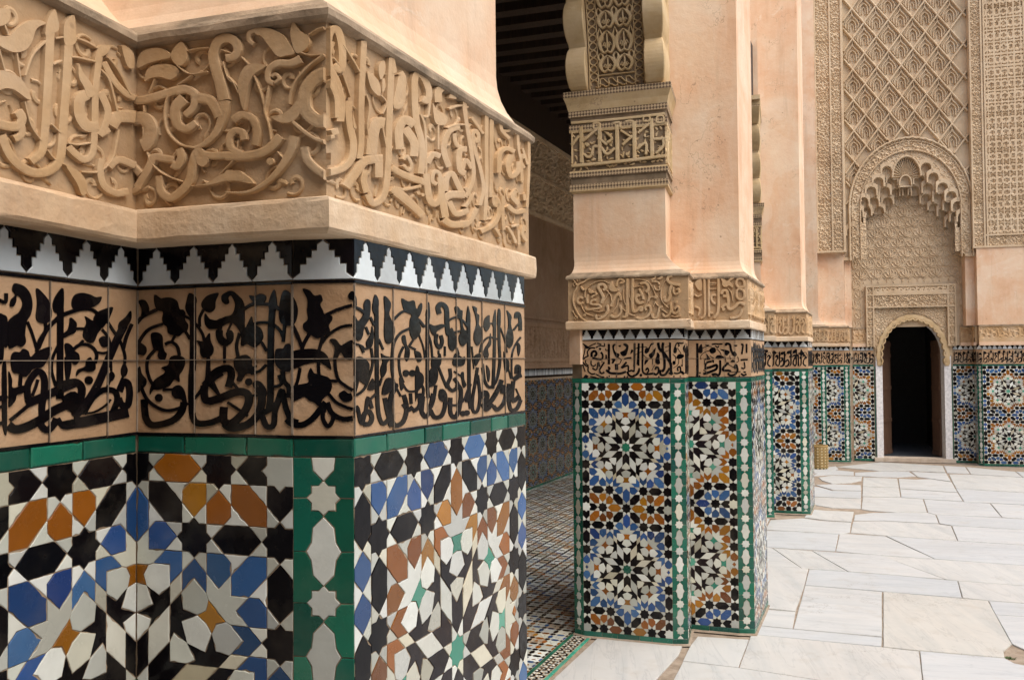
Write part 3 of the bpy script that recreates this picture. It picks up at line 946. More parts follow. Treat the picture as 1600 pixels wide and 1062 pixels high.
class Pier:
    def __init__(s, G, label, lod, turn=0.0, group='tiled piers along the courtyard', loc=None):
        s.P = {}
        for k, v in (loc or LOC).items():
            v = rot([v], turn)[0]
            s.P[k] = (G[0] + v[0], G[1] + v[1])
        P = s.P
        s.lod = lod
        s.T = thing('tiled_pier', (P['F'][0] * B, P['F'][1] * B, 0), label, 'pier', group)
        s.chA, s.fr, s.chC, s.ret, s.side, s.chF, s.court, s.chH = [Face(P[a], P[b]) for a, b in ('AB', 'BC', 'CD', 'DE', 'EF', 'FG', 'GH', 'Hh')]
        ln = [('a', 'A', .2), ('B', 'C', .95), ('D', 'E', .9), ('E', 'F', 1.1), ('G', 'H', .08), ('h', 'e', .85), ('e', 'd', 1.0), ('c', 'b', 1.0)]
        s.plan = Plan([(P[a], P[b], d) for a, b, d in ln])
    def body(s, top=170):
        P = s.P; T = s.T
        # dado core
        keys = 'ABCDEFGHhedcba'
        pts = [P[k] for k in keys]
        cx = sum(p[0] for p in pts) / len(pts); cy = sum(p[1] for p in pts) / len(pts)
        mb = MB(); n = len(pts)
        fs = [Face(pts[i], pts[(i + 1) % n]).shift(-.07) for i in range(n)]
        ring = [isect(fs[i - 1].o, fs[i - 1].u, fs[i].o, fs[i].u) for i in range(n)]
        vs = [(p.x * B, p.y * B, EYE + h * B) for h in (-37.7, 4.2) for p in ring]
        mb.add(vs, [(i, (i + 1) % n, n + (i + 1) % n, n + i) for i in range(n)], GROUT)
        mb.build('dado_core', T)
        mb = MB(); fo = [Face(pts[i], pts[(i + 1) % n]) for i in range(n)]
        def rg(o, h):
            f2 = [f.shift(o) for f in fo]
            return [(q.x * B, q.y * B, EYE + h * B) for q in (isect(f2[i - 1].o, f2[i - 1].u, f2[i].o, f2[i].u) for i in range(n))]
        vs = rg(.30, -37.62) + rg(.12, -37.42) + rg(-.05, -37.36)
        mb.add(vs, [(k * n + i, k * n + (i + 1) % n, (k + 1) * n + (i + 1) % n, (k + 1) * n + i) for k in (0, 1) for i in range(n)], MORTAR)
        mb.build('mortar_fillet', T)
        # plaster frieze
        mb = MB()
        prof = [(-2.2, FR_BOT), (-.1, FR_BOT), (.02, FR_BOT + .05), (.07, FR_BOT + .15), (.08, FR_BOT + .55), (.07, FR_FLD - .14), (.03, FR_FLD - .04), (-.24, FR_FLD + .06)]
        lo = s.plan.worn_loft if s.lod else s.plan.loft
        lo(mb, prof, CREAMP)
        s.plan.loft(mb, [(-.24, FR_FLD + .06), (-.24, FR_TOP - .04)], TANG)
        lo(mb, [(-.24, FR_TOP - .04), (-.04, FR_TOP + .02), (.05, FR_TOP + .1), (.06, LEDGE_TOP - .12), (.0, LEDGE_TOP - .03), (-.06, LEDGE_TOP)], LEDGE)
        mb.build('carved_frieze', T)
        # shaft
        mb = MB()
        pr = shaft_profile()
        s.plan.loft(mb, pr[:4], LEDGE)
        s.plan.loft(mb, pr[3:] + [([-.72, -1.42, -3.22, -1.42, -1.42, -1.42, -3.22, -1.42], hh) for hh in (30, top)], PINK)
        mb.build('shaft', T)
    def tiles(s):
        T = s.T; q = {}
        near = s.lod == 2
        one = s.lod >= 1
        sp = {2: 7.0, 1: 6.0, 0: None}[s.lod]
        sc = s.schemes
        zellige(T, s.fr, 'full', sc[0], sp, q)
        zellige(T, s.ret, 'left', sc[1], sp, q)
        zellige(T, s.side, 'right', sc[2], sp, q)
        zellige(T, s.court, 'wide', sc[3], sp if near else None, q)
        for F in (s.chA, s.chC, s.chF, s.chH):
            chamfer_strip(T, F, one)
        bare = s.lod == 1
        if bare:   # this pier's left corner was patched with plaster above the tiles
            mb = MB(); band(mb, s.chA, -.1, s.chA.L + .15, -.6, FR_BOT + .1, -1.2, .42, PINK); mb.build('plaster_patch', T)
            mb = MB(); band(mb, s.chA, 0, s.chA.L, -2.5, -.6, -1.2, -.05, DARKMOULD); mb.build('bare_corner', T)
        for F in (s.chA, s.fr, s.chC, s.ret, s.side, s.chF, s.court, s.chH):
            border_strip(T, F, PTOP, -2.53, one, tw=2.2 if F.L > 3 else 3)
            border_strip(T, F, -37.6, PBOT, one, tw=2.6)
            if bare and F is s.chA: continue
            band_plates(T, F, -2.53, 2.70, one)
            merlons(T, F, 2.74, 4.12, one)
    def capital(s, lines, upto=58.0, reach=6.0, detail=True):
        """impost block and scalloped bracket over one lobe; lines = indices (left side, front, right side) in the plan"""
        l, f, r = [s.plan.lines[i] for i in lines]
        if lines[0] == 0: r = (r[0], r[1], r[2] - 1.8); l = (l[0], l[1], l[2] + .7)
        else: l = (l[0], l[1], l[2] - 1.8); r = (r[0], r[1], r[2] + .7)
        back = Face(f[0], f[1]).shift(-7.5)
        pl = Plan([l, f, r, (back.o + back.u * back.L, back.o, 0)])
        T = s.T
        mb = MB()
        def z(prof, mat): pl.loft(mb, [([o, o, o, 0], h) for o, h in prof], mat)
        z([(-1.5, 22.9), (-1.0, 23.2), (-1.0, 23.35)], KUFIC)
        z([(-1.0, 23.35), (-1.0, 24.1)], TRELLIS); z([(-1.0, 24.1), (-1.2, 24.2), (-1.2, 25.05), (-1.0, 25.15)], DARKMOULD)
        z([(-1.0, 25.15), (-1.0, 25.8)], TRELLIS); z([(-1.0, 25.8), (-1.05, 26.0), (-1.3, 26.05)], KUFIC)
        z([(-1.3, 26.05), (-1.3, 31.3)], DARKMOULD); z([(-1.3, 31.3), (-1.05, 31.35), (-1.0, 31.7)], KUFIC)
        z([(-1.0, 31.7), (-1.0, 32.4)], TRELLIS); z([(-1.0, 32.4), (-1.25, 32.5), (-1.15, 33.4), (-.95, 33.5)], DARKMOULD)
        z([(-.95, 33.5), (-.95, 34.3)], TRELLIS); z([(-.95, 34.3), (-.9, 34.5), (-.75, 35.2), (-.45, 36.0), (-.4, 36.1)], KUFIC)
        z([(-.4, 36.1), (-.4, 36.9)], TRELLIS); z([(-.4, 36.9), (-1.6, 37.0)], KUFIC)
        mb.build('impost_block', T)
        # bracket
        Fl = pl.face(1, [-1.45, -1.45, -1.45, 0])
        def lean(h): return reach * max(0, (h - 37) / (upto - 37)) ** 1.8
        mb = MB(); wr = 2.3; H0 = 36.95; N_ = 44
        hs = [H0 + (upto - H0) * i / N_ for i in range(N_ + 1)]
        for a, b in ((0, wr), (Fl.L - wr, Fl.L)):
            vs = []
            for h in hs:
                ph = ((h - H0) % 5.9) / 5.9
                sc_ = math.sin(math.pi * ph) ** .6; e = lean(h) + .75 + 1.5 * sc_; a2, b2 = a - .5 * sc_ * (a == 0), b + .5 * sc_ * (a != 0)
                vs += [Fl.w(a2, h, -3), Fl.w(a2, h, e - .12), Fl.w(a2 + .12, h, e), Fl.w(b2 - .12, h, e), Fl.w(b2, h, e - .12), Fl.w(b2, h, -3)]
            fs = []
            for i in range(N_):
                for k in range(5): fs.append((i * 6 + k, i * 6 + k + 1, i * 6 + 7 + k, i * 6 + 6 + k))
            mb.add(vs, fs, KUFIC)
        mb.build('scalloped_rib', T)
        mb = MB(); vs = []
        for h in hs: vs += [Fl.w(wr - .05, h, lean(h) + .3), Fl.w(Fl.L - wr + .05, h, lean(h) + .3)]
        mb.add(vs, [(2 * i, 2 * i + 1, 2 * i + 3, 2 * i + 2) for i in range(N_)], DARKMOULD)
        for sgn in (0, 1):   # closing sides back to the shaft
            u = 0.02 if sgn == 0 else Fl.L - .02
            mb.add([Fl.w(u, H0, -7), Fl.w(u, H0, lean(H0)), Fl.w(u, upto, lean(upto)), Fl.w(u, upto, -7)], [(0, 1, 2, 3)], KUFIC)
        mb.build('bracket_web', T)
        mb = MB()
        fr2 = Fl
        for h0, h1, d in ((upto, upto + .8, reach + .6), (upto + .8, upto + 2.0, reach + .2), (upto + 2.0, upto + 3.0, reach + .9)):
            band(mb, fr2, -.4 - d * .03, Fl.L + .4 + d * .03, h0, h1, -7, d, KUFIC if h0 != upto else TRELLIS)
        mb.build('bracket_cornice', T)
        if lines[0] == 0: s.cappl = pl
        if detail: s.kufic(pl); s.palmettes(Fl, lean, wr, upto)
    def kufic(s, pl):
        """square lettering between small leaves on the impost block"""
        rs = random.Random(5)
        for idx in (1, 2):
            F = pl.face(idx, [-1.3, -1.3, -1.3, 0])
            mb = MB(); h0, h1 = 26.15, 31.2; L = F.L
            def st(pts, w=.42): ribbon(mb, F, [(x, y, w) for x, y in pts], 0, .30, KUFIC, step=9, bev=.05)
            # ground of little scroll leaves
            n = int(L / .75)
            for i in range(n):
                for j in range(6):
                    x = (i + .5 + rs.uniform(-.2, .2)) * L / n; y = h0 + (j + .5) * (h1 - h0) / 6
                    leaf(mb, F, x, y, rs.uniform(0, 6.28), .62, .30, .0, .15, KUFIC, rs.choice((-.6, .6)))
            if idx == 1 and s.lod == 1:
                mb.build('kufic_ground', s.T); continue
            st([(0.1, h0 + .25), (L - .1, h0 + .25)], .36)
            x = .7; k = 0
            while x < L - .4:
                hh = h1 - rs.choice((0.05, 0.1, .15))
                st([(x, h0 + .3), (x, hh)], .44)
                kind = k % 5
                if kind == 0: st([(x, h0 + 1.7), (x + .5, h0 + 2.2), (x + 1.0, h0 + 3.0), (x + 1.5, h0 + 3.4)], .34)
                if kind == 1:
                    st([(x + .5, hh - .2), (x + 1.2, hh - .2), (x + 1.2, hh - .9), (x + .5, hh - .9), (x + .5, hh - .2)], .26)
                    st([(x, hh - 1.3), (x + 1.3, hh - 1.3)], .3)
                if kind == 2: st([(x, h0 + 1.2), (x + .9, h0 + 1.2), (x + .9, h0 + 2.4)], .36); st([(x + .9, h0 + 2.4), (x + .45, h0 + 3.0)], .3)
                if kind == 3: st([(x, h0 + 3.2), (x + .7, h0 + 2.4), (x + 1.4, h0 + 3.2)], .32); st([(x + .7, h0 + .3), (x + .7, h0 + 1.6)], .36)
                if kind == 4: st([(x + .6, h0 + .3), (x + .6, h0 + 1.4), (x + 1.2, h0 + 1.4), (x + 1.2, h0 + .5)], .34)
                st([(x - .25, hh), (x + .3, hh - .15)], .3)
                x += rs.choice((1.25, 1.55, 1.8)); k += 1
            mb.build('kufic_inscription', s.T)
    def palmettes(s, Fl, lean, wr, upto):
        """interlaced border and rows of paired palmettes carved on the bracket's face"""
        x0, x1 = wr + .15, Fl.L - wr - .15
        mb = MB()
        class Lean:
            pass
        F = Lean(); F.w = lambda u, h, d=0: Fl.w(u, h, lean(h) + .3 + d)
        # interlace border
        for a, b in ((x0, x0 + 1.35), (x1 - 1.35, x1)):
            c = (a + b) / 2
            for e in (a + .07, b - .07): ribbon(mb, F, [(e, 37.2, .16), (e, 44, .16), (e, upto, .16)], 0, .25, KUFIC)
            y = 37.6
            while y < upto - 1:
                for sg in (1, -1):
                    ribbon(mb, F, [(c - .42 * sg, y, .17), (c - .42 * sg, y + .5, .17), (c + .42 * sg, y + 1.0, .17), (c + .42 * sg, y + 1.5, .17), (c - .42 * sg, y + 2.0, .17)], 0, .22, KUFIC)
                y += 2.0
        ribbon(mb, F, [(x0 + 1.3, 38.9, .18), (x1 - 1.3, 38.9, .18)], 0, .25, KUFIC)
        x = x0 + .9
        while x < x1 - 1.0:
            ribbon(mb, F, [(x, 37.4, .18), (x + .6, 37.4, .18), (x + .6, 38.4, .18), (x + 1.2, 38.4, .18)], 0, .22, KUFIC, step=9)
            ribbon(mb, F, [(x, 38.3, .18), (x + .5, 37.8, .18), (x + 1.2, 37.5, .18)], 0, .25, KUFIC, step=9)
            x += 1.2
        # palmettes
        cx = (x0 + x1) / 2; w = (x1 - x0) / 2 - 1.5
        y = 39.2; row = 0
        while y < upto - 3:
            n = 2
            for i in range(n):
                c = cx + (i - .5) * w * 1.0
                big = row % 2
                k = w * .47; hgt = 2.9 if big else 2.2
                for sg in (1, -1):
                    ribbon(mb, F, [(c, y + hgt, .1), (c + sg * k * .75, y + hgt * .72, .5), (c + sg * k * .95, y + hgt * .4, .5), (c + sg * k * .5, y + .1, .3), (c, y + .35, .2)], 0, .42, KUFIC)
                    for q in range(3):
                        t = q / 3
                        ribbon(mb, F, [(c + sg * k * (.55 - .15 * q), y + hgt * (.35 + .0 * q), .16), (c + sg * k * .3, y + hgt * (.5 - .12 * q), .2), (c + sg * k * .1, y + hgt * (.25 + .12 * q), .14)], 0, .25, KUFIC)
                ribbon(mb, F, [(c, y + .4, .2), (c, y + hgt * .9, .3)], 0, .3, KUFIC)
            for i in range(3):
                c = cx + (i - 1) * w
                c = max(x0 + 1.7, min(x1 - 1.7, c))
                for sg in (1, -1):
                    ribbon(mb, F, [(c, y + (3.3 if row % 2 else 2.6), .1), (c + sg * .35, y + 2.1, .34), (c, y + 1.3, .12)], 0, .35, KUFIC)
            y += 3.2 if row % 2 else 2.5
            row += 1
        mb.build('palmette_carving', s.T)

G1 = V2(-5.24, 27.8); STEP = V2(38.05, 87.3)
pier1 = Pier(G1, 'nearest pier at the left, carved frieze overhanging black lettered tile band and large mosaic pieces', 2)
pier1.schemes = ('blue ring', 'blue ring', 'blue ring', 'honey ring')
pier2 = Pier(G1 + STEP, 'middle pier with square lettered block high up and a plaster patch at its left corner', 1)
pier2.schemes = ('blue ring', 'honey ring', 'honey ring', 'blue ring')
pier3 = Pier(G1 + STEP * 2 + V2(.6, 0), 'third pier, slim and partly hidden behind the middle pier, next to the woven basket', 0)
pier3.schemes = ('honey ring', 'honey ring', 'blue ring', 'honey ring')
pier4 = Pier(V2(121.5, 302.0), 'last pier in the corner left of the dark arched doorway', 0)
pier4.schemes = ('honey ring', 'blue ring', 'blue ring', 'honey ring')
for p in (pier1, pier2, pier3, pier4):
    p.body(); p.tiles()
for p in (pier1, pier2, pier3):
    if p is not pier1: p.capital((0, 1, 2), detail=True)
    p.capital((6, 7, 0), detail=False)

# ------------------------------------------------------------------ arcade above the piers, gallery behind them
import numpy as np
GL = V2(-5.24, 27.8)
ND = V2(AD.y, -AD.x)                     # towards the courtyard
def off(p, a, n):                         # along the arcade, towards the courtyard
    q = V2(*p) + AD * a + ND * n
    return (q.x, q.y)
def prism(mb, pts, h0, h1, mat, caps=True):
    n = len(pts)
    vs = [(p[0] * B, p[1] * B, EYE + h * B) for h in (h0, h1) for p in pts]
    fs = [(i, (i + 1) % n, n + (i + 1) % n, n + i) for i in range(n)]
    if caps: fs += [tuple(range(n, 2 * n)), tuple(reversed(range(n)))]
    mb.add(vs, fs, mat)

for k in range(-1, 3):
    g0 = GL + STEP * k
    t = thing('lintel_wall', (g0.x * B, g0.y * B, 0),
              ['wall and cedar lintel over the bay beside the camera', 'wall and cedar lintel over the bay between nearest and middle piers',
               'wall and cedar lintel over the narrow dark gap right of the middle pier', 'wall and cedar lintel over the far corner bay'][k + 1], 'wall', 'lintel walls over the arcade bays')
    mb = MB()
    a0, a1 = 14.0, 95.3 - 2.0
    prism(mb, [off(g0, a0, -22), off(g0, a1, -22), off(g0, a1, -11.5), off(g0, a0, -11.5)], 75, 150, PINK)
    mb.build('wall_panel', t)
    for i, n0 in enumerate((-20.5, -17.0, -13.6)):
        mb = MB()
        prism(mb, [off(g0, a0 - 5, n0), off(g0, a1 + 2, n0), off(g0, a1 + 2, n0 + 3.1), off(g0, a0 - 5, n0 + 3.1)], 61.1 + .2 * i, 75.05, CEDAR)
        mb.build('cedar_beam', t)

# added out of view: roof and lintel keeping sky light off the near pier
ng = thing('sky_blocker_roof', (0, -3, EYE + 76 * B), 'added unseen cedar roof behind the camera, blocking sky light', 'roof')
mb = MB(); prism(mb, [off(GL, -330, 260), off(GL, -85, 260), off(GL, -85, -11), off(GL, -330, -11)], 76, 80, CEDAR); mb.build('blocker_slab', ng)
mb = MB(); prism(mb, [off(GL, -95, 260), off(GL, -85, 260), off(GL, -85, -11), off(GL, -95, -11)], 70, 140, PINK); mb.build('lintel', ng)

# gallery back wall
WB = V2(3.5, 241.6)
gw = thing('gallery_wall', (WB.x * B, WB.y * B, 0), 'dim back wall of the gallery with small patterned dado, seen between the two nearest piers', 'wall')
def wl(s): q = WB + AD * s; return (q.x, q.y)
GF = Face(wl(-260), wl(95)); GO = 260.0          # GO: position of WB along the face
mb = MB()
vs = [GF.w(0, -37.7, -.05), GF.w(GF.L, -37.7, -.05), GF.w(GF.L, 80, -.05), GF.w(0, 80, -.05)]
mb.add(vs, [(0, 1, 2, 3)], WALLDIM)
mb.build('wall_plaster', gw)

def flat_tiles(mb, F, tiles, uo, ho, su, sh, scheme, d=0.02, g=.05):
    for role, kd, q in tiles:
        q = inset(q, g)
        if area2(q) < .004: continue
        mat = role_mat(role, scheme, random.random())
        if mat in (WHITE, CREAM): mat = SHADEW  # pale tiles take the darkened glaze in place of real shade
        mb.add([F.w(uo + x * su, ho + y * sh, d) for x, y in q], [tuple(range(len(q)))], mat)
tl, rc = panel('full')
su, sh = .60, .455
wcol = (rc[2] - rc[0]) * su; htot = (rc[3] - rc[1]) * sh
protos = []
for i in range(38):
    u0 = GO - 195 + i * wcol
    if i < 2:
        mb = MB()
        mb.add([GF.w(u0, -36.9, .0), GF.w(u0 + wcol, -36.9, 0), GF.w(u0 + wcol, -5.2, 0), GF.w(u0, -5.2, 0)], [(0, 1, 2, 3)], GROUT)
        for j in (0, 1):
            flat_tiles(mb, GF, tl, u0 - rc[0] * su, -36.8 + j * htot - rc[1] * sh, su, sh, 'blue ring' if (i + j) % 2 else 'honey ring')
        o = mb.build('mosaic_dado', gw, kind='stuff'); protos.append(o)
    else:
        o = protos[i % 2].copy(); link(o, gw)
        dv = GF.u * (wcol * (i - i % 2))
        o.location = (dv.x * B, dv.y * B, 0)
G5 = Face(wl(-195), wl(90))
border_strip(gw, G5, -5.2, -4.5, False, mat=BLACK, tw=2)
border_strip(gw, G5, -37.6, -36.9, False, mat=GREEN, tw=2)
merlons(gw, G5, -4.5, -2.4, False, period=.9)

# carved relief: a height field made into real geometry
def relief(parent, F, u0, u1, h0, h1, fn, mat, name, res=.25, d0=0.0, mask=None, kind=None):
    nu = max(2, int((u1 - u0) / res)); nh = max(2, int((h1 - h0) / res))
    us = np.linspace(u0, u1, nu + 1); hs = np.linspace(h0, h1, nh + 1)
    U, H = np.meshgrid(us, hs)
    D = fn(U, H)
    if mask is not None:
        keep = mask((U[:-1, :-1] + U[1:, 1:]) / 2, (H[:-1, :-1] + H[1:, 1:]) / 2)
    else:
        keep = np.ones((nh, nu), bool)
    vs = []
    X = (F.o.x + F.u.x * U + F.n.x * (D + d0)) * B; Y = (F.o.y + F.u.y * U + F.n.y * (D + d0)) * B; Z = EYE + H * B
    vs = np.stack([X, Y, Z], -1).reshape(-1, 3)
    idx = np.arange((nu + 1) * (nh + 1)).reshape(nh + 1, nu + 1)
    q = np.stack([idx[:-1, :-1], idx[:-1, 1:], idx[1:, 1:], idx[1:, :-1]], -1)[keep]
    mb = MB()
    used, inv = np.unique(q, return_inverse=True)
    mb.add([tuple(p) for p in vs[used].tolist()], inv.reshape(-1, 4).tolist(), mat)
    o = mb.build(name, parent)
    if kind: o['kind'] = kind
    return o

def arabesque(seed, scale=3.0, sym=None, depth=.35):
    """interlaced scrolls and leaves as a height field (vines are iso-lines of a few rotating waves)"""
    rs = np.random.RandomState(seed)
    ph = rs.uniform(0, 6.28, 12)
    def fn(U, H):
        u = U if sym is None else np.abs(U - sym)
        k = 2 * math.pi / scale
        a = np.sin(k * u + 1.3 * np.sin(k * .5 * H + ph[0]) + ph[1]) + np.sin(k * H + 1.3 * np.sin(k * .5 * u + ph[2]) + ph[3])
        b = np.sin(k * .7 * (u + H) + 1.6 * np.sin(k * .4 * (u - H) + ph[4]) + ph[5]) + np.sin(k * .7 * (u - H) + 1.2 * np.sin(k * .45 * (u + H) + ph[6]))
        v = np.maximum(np.exp(-(a / .28) ** 2), np.exp(-((b - .3) / .26) ** 2) * .9)
        leafs = np.clip((np.sin(1.7 * k * u + 2 * np.sin(k * H * .6 + ph[7])) * np.sin(1.6 * k * H + 2 * np.sin(k * u * .7 + ph[8])) - .35) * 2.2, 0, 1)
        return depth * np.clip(np.maximum(v, leafs * .8), 0, 1)
    return fn

def lettered(seed, h0, h1, depth=.35, pitch=1.25):
    """band of tall-stemmed lettering over scrolls as a height field"""
    ar = arabesque(seed, 2.4, None, depth * .6)
    rs = np.random.RandomState(seed + 50)
    def fn(U, H):
        D = ar(U, H)
        x = U.min() + .5
        m = (H - h0) / (h1 - h0)
        while x < U.max():
            top = rs.uniform(.6, .95); w = .26
            D = np.maximum(D, depth * ((np.abs(U - x - .12 * np.sin(5 * m)) < w) & (m < top) & (m > .14)))
            r = rs.uniform(.7, 1.1); cx, cy = x + pitch * .5, h0 + (h1 - h0) * rs.uniform(.2, .5)
            rr = np.hypot(U - cx, H - cy)
            D = np.maximum(D, depth * (np.abs(rr - r) < .24))
            D = np.maximum(D, depth * ((np.abs(H - (h0 + .16 * (h1 - h0)) - .4 * np.sin((U - x) * 1.5)) < .24)))
            x += pitch * rs.uniform(1.0, 1.9)
        edge = (m < .05) | (m > .95)
        return np.where(edge, depth, D)
    return fn

relief(gw, GF, GO - 195, GO + 90, -1.9, 10.5, lettered(3, -1.9, 10.5, .5, 2.2), WALLDIM, 'carved_frieze', .4, .1)
relief(gw, GF, GO - 195, GO + 90, 44, 66, arabesque(9, 5.0, None, .7), STUCCO, 'carved_upper_frieze', .5, .3)
mb = MB()
band(mb, GF, GO - 200, GF.L, -2.4, -1.9, 0, .7, WALLDIM); band(mb, GF, GO - 200, GF.L, 10.5, 11.2, 0, .7, WALLDIM); band(mb, GF, GO - 200, GF.L, 12.2, 13.2, 0, .4, WALLDIM)
band(mb, GF, GO - 200, GF.L, 42.9, 44, 0, 1.0, STUCCO); band(mb, GF, GO - 200, GF.L, 54.5, 55.3, 0, 1.2, STUCCO); band(mb, GF, GO - 200, GF.L, 66, 67.3, 0, 1.4, STUCCO)
mb.build('wall_moulding', gw)
mb = MB(); band(mb, GF, 0, GF.L, 67.5, 79, 0, 1.2, CEDAR); mb.build('cedar_frieze', gw)

for a in (-171, 331):
    t = thing('gallery_end_wall', (off(GL, a, -45)[0] * B, off(GL, a, -45)[1] * B, 0), 'plain plaster wall closing the near end of the gallery' if a < 0 else 'plain plaster wall closing the far end of the gallery', 'wall')
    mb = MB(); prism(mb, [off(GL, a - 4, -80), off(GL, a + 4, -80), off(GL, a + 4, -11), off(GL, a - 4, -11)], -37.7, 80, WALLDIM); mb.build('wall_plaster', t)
gc = thing('gallery_ceiling', (GL.x * B, GL.y * B, EYE + 78 * B), 'dark cedar beamed ceiling inside the gallery, top centre', 'ceiling')
mb = MB()
prism(mb, [off(GL, -170, -79), off(GL, 340, -79), off(GL, 340, -11.7), off(GL, -170, -11.7)], 79.6, 82, CEDAR)
mb.build('ceiling_board', gc)
for i in range(64):
    a = -160 + i * 7.6
    if a > 330: break
    mb = MB()
    p0 = V2(*off(GL, a, -78.6)); p1 = p0 - BD * 66
    w = AD * 1.6
    prism(mb, [tuple(p0 - w), tuple(p0 + w), tuple(p1 + w), tuple(p1 - w)], 77.2, 79.65, CEDAR)
    mb.build('ceiling_beam', gc)

# ------------------------------------------------------------------ floors
cf = bpy.data.objects.new('courtyard_floor', None); link(cf); cf['kind'] = 'structure'
mb = MB()
mb.add([(-10 , -14, -.008), (24, -14, -.008), (24, 30, -.008), (-10, 30, -.008)], [(0, 1, 2, 3)], MORTAR)
mb.build('mortar_bed', cf)
SLABS = """1193 883 1263 888 1257 914 1243 954 1195 949|1195 951 1243 955 1238.5 981 1187 976|1258 914 1378 924 1378 993 1239.5 981
1380 924 1544 938 1555 959 1581 1005 1568 1016 1570 1027 1436 1015.5 1380 1010|1545 938 1600 943 1600 962 1555.5 959|1556 960 1600 963 1600 1046 1581 1005
1187 977 1238 982 1378 995 1377 1009 1180 990|1173 990 1180 990.5 1377 1010 1436 1016.5 1441.5 1066 1440 1085 1420 1085 1285 1062 1155 1042 1171 998
1078 1008 1090 993 1170 998 1153.5 1041.5 1067 1031|1264.5 888.5 1324 892.5 1400 898.5 1496 907 1503 933 1378.5 923 1258 913
1497 907.5 1600 916 1600 942 1544 937.5 1504 933|1193 854 1207 856 1252 887 1193 883|1208 856 1268 860 1324 892 1253 887.5
1269 860 1375 867 1476 904.5 1400 898 1325 892|1376 867.5 1459.5 873 1600 884 1600 915.5 1496 906.5 1478 904.5|1193 828 1237 829.5 1310 834 1305 860 1193 853.5
1312 832.5 1383 837 1459 872 1375 866.5 1306 860|1385 836.5 1496 844.5 1600 851.5 1600 883.5 1460 872|1204 812 1255 809 1276 812 1300 814 1330 815.5 1328 831 1310 833.5 1237 828.8 1196 826.6
1333 814 1380 813.5 1467 818 1486 821 1496 844 1380 835.6 1329 831.5|1487.5 821 1600 827 1600 850.7 1496.5 844|1266 795 1290 797.5 1334 799 1330.5 814.5 1290 812 1257 808
1336 804 1363 801 1400 800.5 1449 800.5 1461.5 803.5 1467 817 1380 812.5 1334 812.5|1463 803.5 1565 808.5 1600 810.5 1600 826.5 1486 820 1468 817|1267 776 1300 777 1345.5 779 1345 794 1300 792.5 1266 787
1348 776 1407 777 1442 779.5 1448.5 799.5 1400 800 1360 797 1346 795|1443.5 779.5 1505 783.5 1546.5 786 1565 807.5 1462 803 1450 800|1548 786 1600 788 1600 810 1566 807.5
1266 759 1283 761 1300 766 1345.5 767 1345.5 778 1266 774.5|1274 757 1300 756 1345 757.5 1345.5 766 1301 764.5 1284 760|1279 745.5 1300 742.5 1347 744 1346 750 1330 753.5 1300 755 1284 750
1349 745 1402 747 1404.5 761 1348 759|1348 760 1404.5 762 1407 776 1347.5 775|1404 747.5 1430 749 1454 748 1487 753 1496 768.5 1406 762.5|1406.5 763.5 1496.5 769.5 1504.5 782.5 1442 778.5 1408 776
1488.5 753 1493.5 763 1600 769.5 1600 787 1506 783|1483 740.5 1516 741 1600 745.5 1600 768.5 1494 762.5 1488 752|1336 738 1380 736 1420 736.5 1431 743.5 1402 745 1370 744.5 1336 742.5
1424 736.5 1478 738.5 1486 751.5 1454 747 1434 744.5|1308 729 1376 721.5 1473 727.5 1477.5 737.5 1422 735 1372 735|1474.5 727 1508 729 1515.5 739.5 1480 738|1509.5 729 1586 736.5 1598 745 1517 740
1587.5 736 1600 737 1600 745.5 1599 745|1296 733 1334 736.5 1334 742 1300 741 1266 743|1268 733.5 1306 728 1310 732 1294 739 1270 739|1437 1016.5 1570 1028 1585 1036 1600 1050 1600 1110 1440 1110 1442 1060|1067 1033 1154 1043 1285 1063.5 1300 1085 1040 1085
1196 803 1204 803.5 1203 809 1195 824 1193 824"""
SB = []
for s_ in SLABS.replace('\n', '|').split('|'):
    v = [float(x) for x in s_.split()]
    pp = []
    for x, y in zip(v[::2], v[1::2]):
        if x >= 1600: x, y = 1680, y + 5
        pp.append(ground(x, y))
    SB.append(pp)
def slab_obj(pp, g=.015):
    if area2(pp) < 0: pp = pp[::-1]
    pp = clean(pp)
    # break long straight edges so worn arrises are a little uneven
    q = []
    for a, b in zip(pp, pp[1:] + pp[:1]):
        q.append(a); L = math.hypot(b[0] - a[0], b[1] - a[1]); k = int(L / 3.5)
        for j in range(1, k + 1):
            t = j / (k + 1)
            q.append((a[0] + (b[0] - a[0]) * t + random.uniform(-.03, .03), a[1] + (b[1] - a[1]) * t + random.uniform(-.03, .03)))
    o1 = inset(q, g); o2 = inset(q, g + .05)
    z = random.uniform(-.0015, .0015); tx, ty = random.uniform(-.00006, .00006), random.uniform(-.00006, .00006)
    cx = sum(p[0] for p in q) / len(q); cy = sum(p[1] for p in q) / len(q)
    def zz(p): return z + (p[0] - cx) * tx + (p[1] - cy) * ty * 1.0
    n = len(q)
    vs = [(x * B, y * B, -.03) for x, y in o1] + [(x * B, y * B, zz((x, y)) - .004) for x, y in o1] + [(x * B, y * B, zz((x, y))) for x, y in o2]
    fs = []
    for i in range(n):
        j = (i + 1) % n
        fs += [(i, j, n + j, n + i), (n + i, n + j, 2 * n + j, 2 * n + i)]
    fs.append(tuple(range(2 * n, 3 * n)))
    mb = MB(); mb.add(vs, fs, MARBLE)
    return mb.build('paving_slab', cf, True)
for pp in SB: slab_obj(pp)
